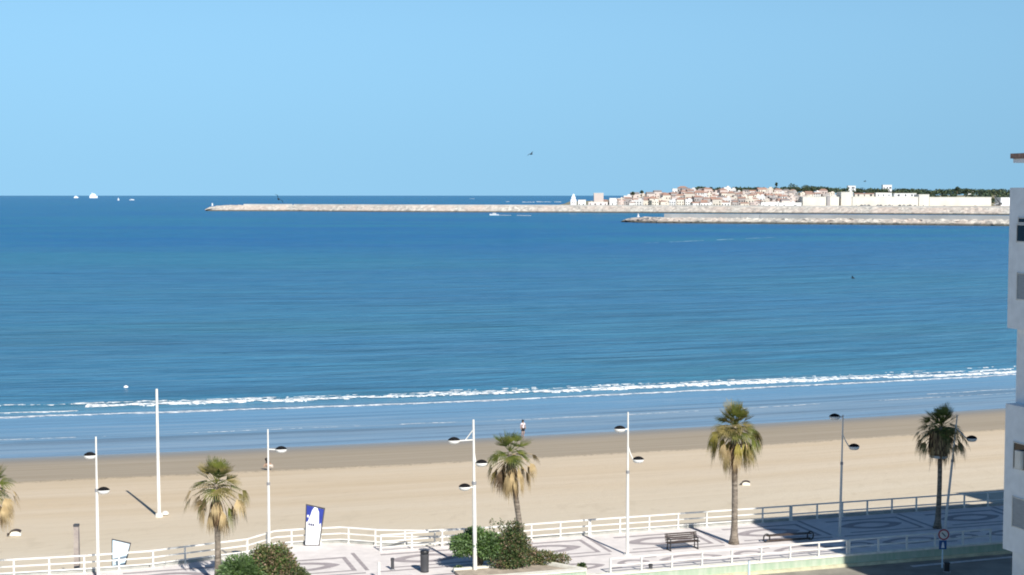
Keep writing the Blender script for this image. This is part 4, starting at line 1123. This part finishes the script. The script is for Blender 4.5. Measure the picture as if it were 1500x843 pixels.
hw = [(.68, .67, .66), (.66, .60, .52), (.56, .46, .42), (.36, .33, .32), (.58, .50, .46)]
HM = [mat('house_wall_%s' % nme, c_, .85, .06, .1) for nme, c_ in zip(('white', 'cream', 'pink', 'tan', 'peach'), hw)]
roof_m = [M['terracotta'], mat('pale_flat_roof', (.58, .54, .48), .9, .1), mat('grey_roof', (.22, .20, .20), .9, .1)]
def house_mesh(kind, wall, roof, wd, dp, ht, rnd):
    mb = MB(); mb.mi = 0
    mb.box((0, 0, ht / 2 - 1.5), (wd, dp, ht + 3))
    mb.mi = 1
    if kind == 'gable':
        h2 = ht + wd * .18
        x, y = wd / 2 + .35, dp / 2 + .35
        mb.add([(-x, -y, ht - .1), (x, -y, ht - .1), (x, y, ht - .1), (-x, y, ht - .1), (-x, 0, h2), (x, 0, h2)], [(0, 1, 5, 4), (2, 3, 4, 5), (1, 2, 5), (3, 0, 4), (3, 2, 1, 0)])
    elif kind == 'hip':
        h2 = ht + dp * .2; x, y = wd / 2 + .4, dp / 2 + .4
        mb.add([(-x, -y, ht - .1), (x, -y, ht - .1), (x, y, ht - .1), (-x, y, ht - .1), (-x * .4, 0, h2), (x * .4, 0, h2)], [(0, 1, 5, 4), (2, 3, 4, 5), (1, 2, 5), (3, 0, 4), (3, 2, 1, 0)])
    else:
        mb.mi = 0
        for sx, sy, lx, ly in ((0, -1, wd, .3), (0, 1, wd, .3), (-1, 0, .3, dp - .62), (1, 0, .3, dp - .62)):
            mb.box((sx * (wd / 2 - .15), sy * (dp / 2 - .15), ht + .38), (lx, ly, .74))
        mb.box((wd * .2, 0, ht + 1.2), (wd * .35, dp * .4, 2.3)); mb.mi = 1
        mb.box((0, 0, ht + .06), (wd - .7, dp - .7, .1))
    mb.mi = 2
    nfl = max(1, int(ht / 3)); nw = max(1, int(wd / 3))
    for f in range(nfl):
        for k in range(nw):
            if rnd.random() < .12: continue
            x = -wd / 2 + (k + .5) * wd / nw; z = 1.6 + f * 3
            mb.box((x, -dp / 2 - .03, z), (1.25, .1, 1.7))
    for f in range(nfl): mb.box((-wd / 2 - .03, rnd.uniform(-1, 1), 1.6 + f * 3), (.1, 1.1, 1.4))
    me = bpy.data.meshes.new('house'); me.from_pydata(mb.v, [], mb.f)
    for q in (wall, roof, M['glass']): me.materials.append(q)
    me.polygons.foreach_set('material_index', mb.m)
    return me
rnd = random.Random(11)
kinds = []
for wi, wn in enumerate(('white', 'cream', 'pink', 'tan', 'peach')):
    for kd in ('flat', 'gable', 'hip'):
        for _ in range(2):
            ri = 1 if kd == 'flat' else (0 if rnd.random() < .8 else 2)
            if wi == 3 and kd != 'flat': ri = 0
            wd, dp, ht = rnd.uniform(7, 13), rnd.uniform(7, 10), rnd.choice((4.5, 6, 6.5, 8))
            rn = {0: 'terracotta', 1: 'flat', 2: 'grey'}[ri]
            lb = 'small %s house with %s roof in the far harbour town' % (wn, rn)
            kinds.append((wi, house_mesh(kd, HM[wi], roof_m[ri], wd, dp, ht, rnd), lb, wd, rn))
wts = [6, 3.0, 1.8, 3.4, 1.6]
row = 0; nh = 0
for row in range(9):
    Y = T0 + 14 + row * 27
    start = 868 + max(0, row - 1) * 12; end = (1168 if row < 4 else (1178 if row < 7 else 1250))
    if row >= 7: start = 1000
    px = start + rnd.uniform(0, 6)
    while px < end:
        k = rnd.choices(kinds, [wts[q[0]] * (.55 if q[4] == 'terracotta' else 1) for q in kinds])[0]
        x = xp(px, Y); y = Y + rnd.uniform(-6, 6)
        if rnd.random() < .90 and nh < 290:
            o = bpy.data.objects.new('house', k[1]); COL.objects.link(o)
            sc_ = rnd.uniform(.85, 1.2); o.scale = (sc_, sc_, sc_ * rnd.uniform(.8, 1.15)); o.location = (x, y, land_z(x, y)); o.rotation_euler = (0, 0, rnd.uniform(-.35, .35))
            tag(o, k[2], 'house', 'far ' + k[2].replace('small ', '').split(' in ')[0].replace('house', 'houses')); nh += 1
        px += (k[3] * .85 + rnd.uniform(0, 4.5)) 
print('houses', nh)

# church-like white tower at the left end
Y = T0 + 10
def bpart(root, name, boxes, matk):
    mb = MB()
    for c_, d_ in boxes: mb.box(c_, d_)
    return mb.build(name, matk if not isinstance(matk, str) else M[matk], root)
q = Vector((xp(840, Y), Y, 4.8))
root = empty('white_tower', q); tag(root, 'white stepped tower at the left tip of the town', 'tower')
bpart(root, 'body', [((0, 0, 4), (8, 7, 10))], 'hull'); bpart(root, 'upper_stage', [((0, 0, 11), (5.5, 5.5, 4.2)), ((0, 0, 14), (3, 3, 2.2))], 'hull')
mb = MB(); mb.lathe([(1.6, 15), (1.1, 16.2), (.1, 17)], n=10); mb.build('cap', M['hull'], root)
mb = MB(); mb.box((-1.8, -3.53, 5), (1, .1, 1.8)); mb.build('window', M['glass'], root); mb = MB(); mb.box((1.8, -3.53, 5), (1, .1, 1.8)); mb.build('window', M['glass'], root)
def lowbuild(px0, px1, ybot, ytop, Y, dp, label, wall, name='low_building', cat='building', roof='flat', openings=0, rm=None, seed=1):
    x0, x1 = xp(px0, Y), xp(px1, Y); z0 = atd(px0, ybot, Y).z; z1 = atd(px0, ytop, Y).z
    root = empty(name, ((x0 + x1) / 2, Y + dp / 2, z0)); tag(root, label, cat)
    wd = x1 - x0; h = z1 - z0
    bpart(root, 'wall', [((0, 0, h / 2 - 2), (wd, dp, h + 4))], wall)
    mb = MB()
    if roof == 'flat':
        mb.box((0, 0, h + .25), (wd + .6, dp + .6, .5))
    else:
        x, y = wd / 2 + .5, dp / 2 + .5; h2 = h + dp * .14
        mb.add([(-x, -y, h + .02), (x, -y, h + .02), (x, y, h + .02), (-x, y, h + .02), (-x, 0, h2), (x, 0, h2)], [(0, 1, 5, 4), (2, 3, 4, 5), (1, 2, 5), (3, 0, 4), (3, 2, 1, 0)])
    mb.build('roof', rm or M['kerb'], root)
    r_ = random.Random(seed)
    for k in range(openings):
        x = -wd / 2 + wd * (k + .5) / openings + r_.uniform(-1, 1)
        mb = MB(); ww = r_.choice((1.4, 2.2, 3.2)); mb.box((x, -dp / 2 - .06, 1.6), (ww, .16, 2.6)); mb.build('door' if ww > 2 else 'window', M['darkgrey'], root)
    return root
cream = mat('cream_hall_wall', (.66, .62, .55), .85, .08, .06)
lowbuild(847, 858, 302, 293.5, T0 + 8, 8, 'small white building beside the white stepped tower', 'hull', openings=2)
lowbuild(862, 890, 301.5, 296.5, T0 + 4, 7, 'long low whitish pink building at the left of the town waterfront', mat('pinkish_white_wall', (.74, .66, .65), .85, .05, .1), openings=4)
lowbuild(870, 884, 299, 283.5, T0 + 30, 10, 'pink white block with tall walls at the left of the town', HM[4], openings=3)
lowbuild(893, 903, 301, 291, T0 + 6, 8, 'white waterfront house with a dark arch opening', 'hull', openings=1, seed=4)
lowbuild(1115, 1140, 303.5, 297, T0 + 5, 12, 'long white shed on the town waterfront left of the yacht masts', 'hull', openings=3)
lowbuild(1141, 1174, 303.5, 297.5, T0 + 5, 12, 'long white shed on the waterfront below the yacht masts', 'hull', openings=2, seed=8)
lowbuild(1176, 1229, 303, 289, T0 + 9, 28, 'wide cream hall right of the yacht masts', cream, 'hall', openings=0)
lowbuild(1211.5, 1216, 302, 287.0, T0 + 7, 1.5, 'grey stair tower set in front of the wide cream hall', HM[3], 'stair_tower', 'tower')
lowbuild(1232, 1248, 303.5, 282, T0 + 11, 26, 'tall cream hall block beside the long low wall building', cream, 'hall')
lowbuild(1248.5, 1345, 304, 289, T0 + 10, 30, 'long cream harbour hall with small dark openings', cream, 'hall', openings=9, seed=6)
lowbuild(1346, 1361, 304, 285.5, T0 + 9, 26, 'taller cream block between the two long harbour halls', cream, 'hall', openings=1)
lowbuild(1361.5, 1452, 304.5, 289.5, T0 + 12, 30, 'long plain cream hall at the right end of the waterfront', cream, 'hall', openings=2, seed=3)
lowbuild(1466, 1530, 305, 290, T0 + 14, 26, 'pale grey white hall mostly hidden by the near white building', 'hull', 'hall', openings=2)
for (a_, b_, y0_, y1_, lb) in ((1252, 1280, 288, 284.5, 'low tan roofed shed behind the long cream harbour hall'), (1283, 1306, 288, 283, 'white low house behind the middle of the harbour hall'), (1310, 1342, 288, 283.8, 'long white house behind the right part of the harbour hall'),
                              (1293, 1306, 277, 271.5, 'white house high on the wooded skyline'), (1242, 1253, 277, 272.8, 'small white house on the skyline left of the other one'), (1418, 1425, 284, 281, 'tiny white house among the dark trees at the right'),
                              (1003, 1014, 283, 277.5, 'white long house on the town skyline'), (985, 995, 283, 277, 'white house on the skyline left of the trees')):
    lowbuild(a_, b_, y0_, y1_, T0 + (60 if y0_ > 286 else 290), 9, lb, 'hull' if 'tan' not in lb else HM[1], 'house', 'house', 'gable' if 'tan' in lb else 'flat', rm=M['terracotta'] if 'tan' in lb else None, openings=3, seed=int(a_))
# red strip quay wall under halls
mb = MB(); x0, x1 = xp(1175, T0), xp(1560, T0)
mb.box(((x0 + x1) / 2, T0 - 1, 4.2), (x1 - x0, 1.5, 1.6))
tag(mb.build('quay_wall', mat('reddish_quay', (.42, .27, .20), .9, .2, .05)), 'low reddish quay wall below the cream halls', 'wall')
# cars on the quay
cme = MB(); cme.mi = 0; cme.box((0, 0, .75), (4.3, 1.8, .8), 0, .96); cme.mi = 1; cme.box((-.1, 0, 1.42), (2.5, 1.55, .6), 0, .8); cme.mi = 2
for x in (-1.35, 1.35):
    for y in (-.85, .85): cme.tube([(x, y - .1, .34), (x, y + .1, .34)], .34, 12)
carm = [mat('car_paint_dark', (.05, .05, .06), .3, .1), mat('car_paint_grey', (.2, .2, .22), .3, .1)]
src = [cme.build('parked_car', [c_, M['glass'], M['black']]) for c_ in carm]
cspots = [1262, 1267, 1272.5, 1286, 1290, 1303, 1318, 1324, 1333]
for i, px in enumerate(cspots):
    s = src[i % 2]
    o = s if i < 2 else s.copy()
    if i >= 2: COL.objects.link(o)
    o.location = (xp(px, T0 + 3), T0 + 3, 4.95); o.rotation_euler = (0, 0, rnd.uniform(-.1, .1))
    tag(o, 'tiny %s car parked in front of the long cream harbour hall' % ('dark' if i % 2 == 0 else 'grey'), 'car', 'cars in front of the harbour hall')
# dark angular boat crane
Y = T0 + 7; q = Vector((xp(1461, Y), Y, 4.8)); root = empty('boat_crane', q); tag(root, 'dark angular crane with slanting jib at the right end of the quay', 'crane')
mb = MB(); mb.bar((3.5, 0, 0), (3.5, 0, 7.5), 1.2); mb.bar((-3, 0, 0), (-3, 0, 3), .8); mb.bar((-5.5, 0, 1.5), (4, 0, 5), 1.2); mb.build('frame', M['grey'], root)
mb = MB(); mb.bar((4.5, 0, 3), (-4.5, 0, 14), 1.3); mb.build('jib', M['darkgrey'], root)
mb = MB(); mb.box((4.2, 0, 3.2), (4, 3, 3)); mb.build('cab', M['darkgrey'], root)

# yachts (masts)
def yacht(px, Y, mast, label, group=None, L_=11, z=None, sail=False, rz=0.0):
    q = Vector((xp(px, Y), Y, z if z is not None else 4.8)); root = empty('yacht', q, rz); tag(root, label, 'yacht', group)
    mb = MB(); sec = []
    for t in (-1, -.5, 0, .5, .85, 1):
        wdt = 1.6 * (1 - max(0, t) ** 2 * .95); sec.append([(t * L_ / 2, -wdt, 1.3 + .25 * t), (t * L_ / 2, -wdt * .5, -.3), (t * L_ / 2, wdt * .5, -.3), (t * L_ / 2, wdt, 1.3 + .25 * t)])
    vs = [v_ for s_ in sec for v_ in s_]; fs = [(i * 4 + k, (i + 1) * 4 + k, (i + 1) * 4 + (k + 1) % 4, i * 4 + (k + 1) % 4) for i in range(5) for k in range(4)] + [(3, 2, 1, 0)]
    mb.add(vs, fs); mb.build('hull', M['hull'], root)
    mb = MB(); mb.box((-.5, 0, 1.75), (L_ * .4, 1.8, .8), 0, .85); mb.build('cabin', M['hull'], root)
    mb = MB(); mb.tube([(.5, 0, 1), (.5, 0, mast)], [.22, .16], 6); mb.bar((.5, 0, 2.6), (-L_ * .4, 0, 2.7), .2); mb.bar((.5, -.9, mast * .6), (.5, .9, mast * .6), .12); mb.build('mast', M['white_dull'], root)
    if sail:
        mb = MB(); mb.extr([(.3, 2.9), (-L_ * .38, 2.9), (.3, mast * .95)], (0, -.03, 0), (1, 0, 0), (0, 0, 1), (0, 1, 0), .06); mb.build('sail', M['hull'], root)
        mb = MB(); mb.extr([(.8, mast * .85), (L_ * .48, 1.7), (.8, 2.2)], (0, -.03, 0), (1, 0, 0), (0, 0, 1), (0, 1, 0), .06); mb.build('foresail', M['hull'], root)
for i, px in enumerate((1118, 1127, 1133, 1139, 1145, 1151, 1153.5, 1159, 1164, 1168, 1173, 1108)):
    Y = T0 + 20 + (i % 4) * 3
    yacht(px, Y, rnd.uniform(13, 19), 'yacht with bare pale mast laid up behind the waterfront sheds', 'laid up yachts behind the sheds', z=5.2, rz=rnd.uniform(-.5, .5))
yacht(173.5, 6500, 14, 'white sailboat far out left of the breakwater', z=SEA, sail=True, L_=12, rz=1.0)
# motor boat with wake
q = at(724, 315.8, SEA)
def motorboat(q, Lh, label, wake=False, rz=math.pi, name='motor_boat'):
    root = empty(name, q, rz); tag(root, label, 'boat')
    mb = MB(); sec = []
    for t in (-1, -.4, .3, .75, 1):
        wdt = Lh * .15 * (1 - max(0, t) ** 2 * .95); sec.append([(t * Lh / 2, -wdt, Lh * (.12 + .05 * max(0, t))), (t * Lh / 2, -wdt * .6, -Lh * .02), (t * Lh / 2, wdt * .6, -Lh * .02), (t * Lh / 2, wdt, Lh * (.12 + .05 * max(0, t)))])
    vs = [v_ for s_ in sec for v_ in s_]; fs = [(i * 4 + k, (i + 1) * 4 + k, (i + 1) * 4 + (k + 1) % 4, i * 4 + (k + 1) % 4) for i in range(4) for k in range(4)] + [(3, 2, 1, 0)]
    mb.add(vs, fs); mb.build('hull', M['hull'], root)
    mb = MB(); mb.box((0, 0, Lh * .18), (Lh * .42, Lh * .2, Lh * .13), 0, .8); mb.build('cabin', M['hull'], root)
    mb = MB(); mb.box((.0, 0, Lh * .185), (Lh * .34, Lh * .205, Lh * .04)); mb.build('window_band', M['glass'], root)
motorboat(q, 11, 'white motor boat heading left in front of the long breakwater')
mb = MB(); a_ = at(728, 315.6, SEA); b_ = at(778, 316.2, SEA); n = 24; vs = []
for k in range(n + 1):
    p_ = a_.lerp(b_, k / n); wd = (1.5 + 5 * (k / n)) * (1.4 if k < 8 else (.5 if k < 13 else .9)) * rnd.uniform(.7, 1.2); vs += [(p_.x, p_.y - wd * 3, SEA + .03), (p_.x, p_.y, SEA + .35), (p_.x, p_.y + wd * 3, SEA + .03)]
mb.add(vs, [(k * 3 + j, k * 3 + 3 + j, k * 3 + 4 + j, k * 3 + 1 + j) for k in range(n) for j in range(2) if k < 10 or k > 13])
tag(mb.build('boat_wake', M['foam']), 'white wake trailing behind the motor boat', 'wake', kind='stuff')
mb = MB(); a_ = at(935, 357, SEA); b_ = at(1155, 347, SEA); n = 60; vs = []
for k in range(n + 1):
    p_ = a_.lerp(b_, k / n); wd = rnd.uniform(.5, 2.2) * math.sin(math.pi * (k + .5) / (n + 1)); vs += [(p_.x, p_.y - wd, SEA + .03), (p_.x, p_.y + wd, SEA + .03)]
mb.add(vs, [(k * 2, k * 2 + 2, k * 2 + 3, k * 2 + 1) for k in range(n) if noise.noise(Vector((k * .17, 3, 1))) > -.1])
tag(mb.build('old_wake_line', mat('thin_foam', (.42, .58, .70), .6, .1)), 'thin pale line of an old wake in front of the nearer jetty', 'wake', kind='stuff')
# ships on the horizon
def ship(px, py, Y, Ls, hh, label):
    q = atd(px, py, Y); q.z = SEA
    root = empty('ship', q, .15); tag(root, label, 'ship')
    mb = MB(); mb.prism([(-Ls / 2, -Ls * .07), (Ls * .38, -Ls * .07), (Ls / 2, 0), (Ls * .38, Ls * .07), (-Ls / 2, Ls * .07)], -1, hh * .45); mb.build('hull', M['hull'], root)
    mb = MB(); mb.box((-Ls * .05, 0, hh * .6), (Ls * .7, Ls * .11, hh * .3)); mb.box((-Ls * .02, 0, hh * .83), (Ls * .4, Ls * .09, hh * .2)); mb.build('superstructure', M['hull'], root)
    mb = MB(); mb.box((-Ls * .18, 0, hh * 1.0), (Ls * .08, Ls * .05, hh * .25)); mb.build('funnel', M['hull'], root)
ship(137, 285, 12000, 62, 38, 'white ship on the horizon, the larger of two at the left')
ship(111.5, 285.5, 12000, 34, 17, 'small white ship on the horizon left of the larger one')
q = at(193, 293.6, SEA); motorboat(q, 22, 'small white motor boat right of the white sailboat', name='motor_boat', rz=.1)

# woodland on the ridge
m_wood = [mat('far_foliage_a', (.05, .085, .045), .8, .25, .05), mat('far_foliage_b', (.025, .05, .035), .8, .25, .05), mat('far_foliage_c', (.10, .12, .05), .8, .2, .05)]
def clump(mb, c, r, n, s, rnd, flat_=.7):
    for _ in range(n):
        d = Vector((rnd.gauss(0, 1), rnd.gauss(0, 1), rnd.gauss(0, 1))).normalized() * r * rnd.random() ** .35
        d.z *= flat_; p_ = Vector(c) + d
        a = Vector((rnd.gauss(0, 1), rnd.gauss(0, 1), rnd.gauss(0, 1))).normalized() * s; b_ = a.cross(Vector((rnd.gauss(0, 1), rnd.gauss(0, 1), rnd.gauss(0, 1)))).normalized() * s * .8
        mb.mi = rnd.choice((0, 0, 1, 1, 2)); mb.add([p_ - a, p_ - b_, p_ + a, p_ + b_], [(0, 1, 2, 3)])
mb = MB(); rr = random.Random(3)
def treeline(px):
    tb = [(1010, 277), (1022, 273), (1040, 274), (1100, 274), (1140, 274.5), (1160, 273), (1195, 272.5), (1225, 274.5), (1290, 276), (1340, 276.5), (1380, 277), (1410, 275.5), (1440, 277.5), (1460, 276.5), (1480, 277), (1700, 277)]
    for (a, za), (b, zb_) in zip(tb[:-1], tb[1:]):
        if a <= px <= b: return za + (zb_ - za) * (px - a) / (b - a)
for i in range(520):
    px = 1012 + 560 * rr.random(); Y = T0 + 255 + rr.random() * 120
    top = atd(px, treeline(px) + rr.uniform(-.3, 3.0), Y).z; r = rr.uniform(4, 7)
    clump(mb, (xp(px, Y), Y, top - r * .7), r, 42, 1.3, rr)
for i in range(230):
    px = 1255 + 300 * rr.random(); Y = T0 + 120 + rr.random() * 110
    x = xp(px, Y); r = rr.uniform(3, 5)
    clump(mb, (x, Y, land_z(x, Y) + r * .5 + rr.uniform(0, 2)), r, 34, 1.3, rr)
for i in range(60):
    px = 880 + 280 * rr.random(); Y = T0 + 20 + rr.random() * 210
    x = xp(px, Y); r = rr.uniform(2, 3.6)
    clump(mb, (x, Y, land_z(x, Y) + r), r, 26, .9, rr)
tag(mb.build('far_woodland', m_wood), 'dark green woodland covering the far ridge behind the town', 'woodland', kind='stuff')
def fartree(px, ytop, ybot, Y, r, label, thin=False):
    q = Vector((xp(px, Y), Y, atd(px, ybot, Y).z)); top = atd(px, ytop, Y).z - q.z
    root = empty('far_tree', q); tag(root, label, 'tree'); rr = random.Random(int(px))
    mb = MB(); clump(mb, (0, 0, top - r * (.7 if not thin else 1)), r, 160, .9, rr, .8 if not thin else 1.6)
    if not thin: clump(mb, (r * .6, 0, top - r * 1.2), r * .7, 90, .9, rr); clump(mb, (-r * .6, 0, top - r * 1.2), r * .7, 90, .9, rr)
    mb.build('crown', m_wood, root)
    mb = MB(); mb.tube([(0, 0, -4), (0, 0, top - r)], [.6, .35], 7); mb.build('trunk', M['bark'], root)
fartree(1161, 269, 280, T0 + 250, 7.5, 'broad rounded tree crown standing highest on the wooded skyline')
fartree(1137, 268.5, 280, T0 + 250, 1.9, 'thin upright tree poking above the skyline left of the broad crown', True)
fartree(1180, 271.5, 280, T0 + 250, 6, 'wide low tree crown right of the broad rounded one on the skyline')
fartree(1025, 273, 281, T0 + 250, 5, 'dark tree above the town roofs at the left end of the woodland')
fartree(1402, 274, 281, T0 + 250, 3.5, 'dark tree crown above the right part of the wooded skyline')
fartree(927, 281.5, 286, T0 + 150, 2.2, 'small dark tree on the town skyline at the left')
fartree(940, 279.5, 286, T0 + 160, 2.2, 'small dark tree on the town skyline right of its neighbour')

# ------------------------------------------------------------------ near building on the right
ea = eu.copy(); eb = -ew          # ea along facade to the right, eb towards the camera
Dc = 73.2
C0 = Vector((atd(1474, 545, Dc).x, Dc, 0))
def zpx(y, Y=71.6): return atd(1485, y, Y).z
root = empty('apartment_building', (C0.x, C0.y, ROADZ), math.atan2(ea.y, ea.x)); tag(root, 'white apartment building with projecting bays at the right edge', 'building')
# local axes: x = ea (right), y = -eb (towards sea => ew).  point local (a, y, z)
Z0 = -ROADZ
def lb(name, x0, x1, y0, y1, z0, z1, matk, par=None):
    mb = MB(); mb.box(((x0 + x1) / 2, (y0 + y1) / 2, (z0 + z1) / 2 + Z0), (x1 - x0, y1 - y0, z1 - z0)); return mb.build(name, M[matk], par or root)
zt, zg1, zg0, zb_ = zpx(275), zpx(485), zpx(598), zpx(815)
REC = .56
lb('wall', REC, 22, -14, -.02, ROADZ, zt - .1, 'wall_shade')
lb('roof_slab', REC - .02, 22, -14, -.003, zt - .097, zt, 'wall_shade')
for a_, b_ in ((zg1, zt - .002), (zb_, zg0)):
    lb('bay', 0, REC - .004, -2.6, 0, a_, b_, 'wall_shade')
def bwin(y0, y1, z0, z1, frame=True, kind='glass'):
    mb = MB(); mb.box((-.012, (y0 + y1) / 2, (z0 + z1) / 2 + Z0), (.02, y1 - y0, z1 - z0)); f = mb.build('window', M[kind], root)
    mb = MB()
    for yy in (y0, y1): mb.box((-.03, yy, (z0 + z1) / 2 + Z0), (.05, .05, z1 - z0 + .1))
    for zz in (z0, z1): mb.box((-.03, (y0 + y1) / 2, zz + Z0), (.044, y1 - y0 - .06, .05))
    mb.build('frame', M['white_dull'], f)
bwin(-1.75, -.65, zpx(355), zpx(330)); bwin(-1.75, -.75, zpx(327), zpx(320))
bwin(-1.75, -.75, zpx(440), zpx(402), kind='shutter')
bwin(-1.75, -.75, zpx(690), zpx(652)); bwin(-1.75, -.75, zpx(776), zpx(733), kind='shutter')
lb('air_conditioner', -.26, -.06, -1.6, -1.15, zpx(688), zpx(662), 'white')
lb('pillar', -.22, REC + .3, -2.9, -2.02, ROADZ, zpx(412), 'wall_shade')
# penthouse with tiled eaves
lb('penthouse', 3.2, 21, -12.5, -1.9, zt + .002, 21.7, 'wall_shade')
mb = MB(); z = 21.75 + Z0
px0, px1, py0, py1 = -.15, 22.5, -14, -.3
mb.add([(px0, py0, z), (px1, py0, z), (px1, py1, z), (px0, py1, z), (px0 + 5, (py0 + py1) / 2, z + 1.3), (px1 - 4, (py0 + py1) / 2, z + 1.3)], [(0, 1, 5, 4), (2, 3, 4, 5), (1, 2, 5), (3, 0, 4), (3, 2, 1, 0)])
mb.box(((px0 + px1) / 2, (py0 + py1) / 2, z + .13), (px1 - px0 + .1, py1 - py0 + .1, .24)); mb.build('tiled_roof', M['terracotta'], root)
lb('eaves', -.1, 22.4, -13.9, -.35, 21.55, 21.745, 'wall_shade')
lb('side_wing', 22.01, 36, -13, -1, ROADZ, 18, 'wall_shade')
lb('upper_block', 25, 36, -13, -1.2, 18.003, 26, 'wall_shade')
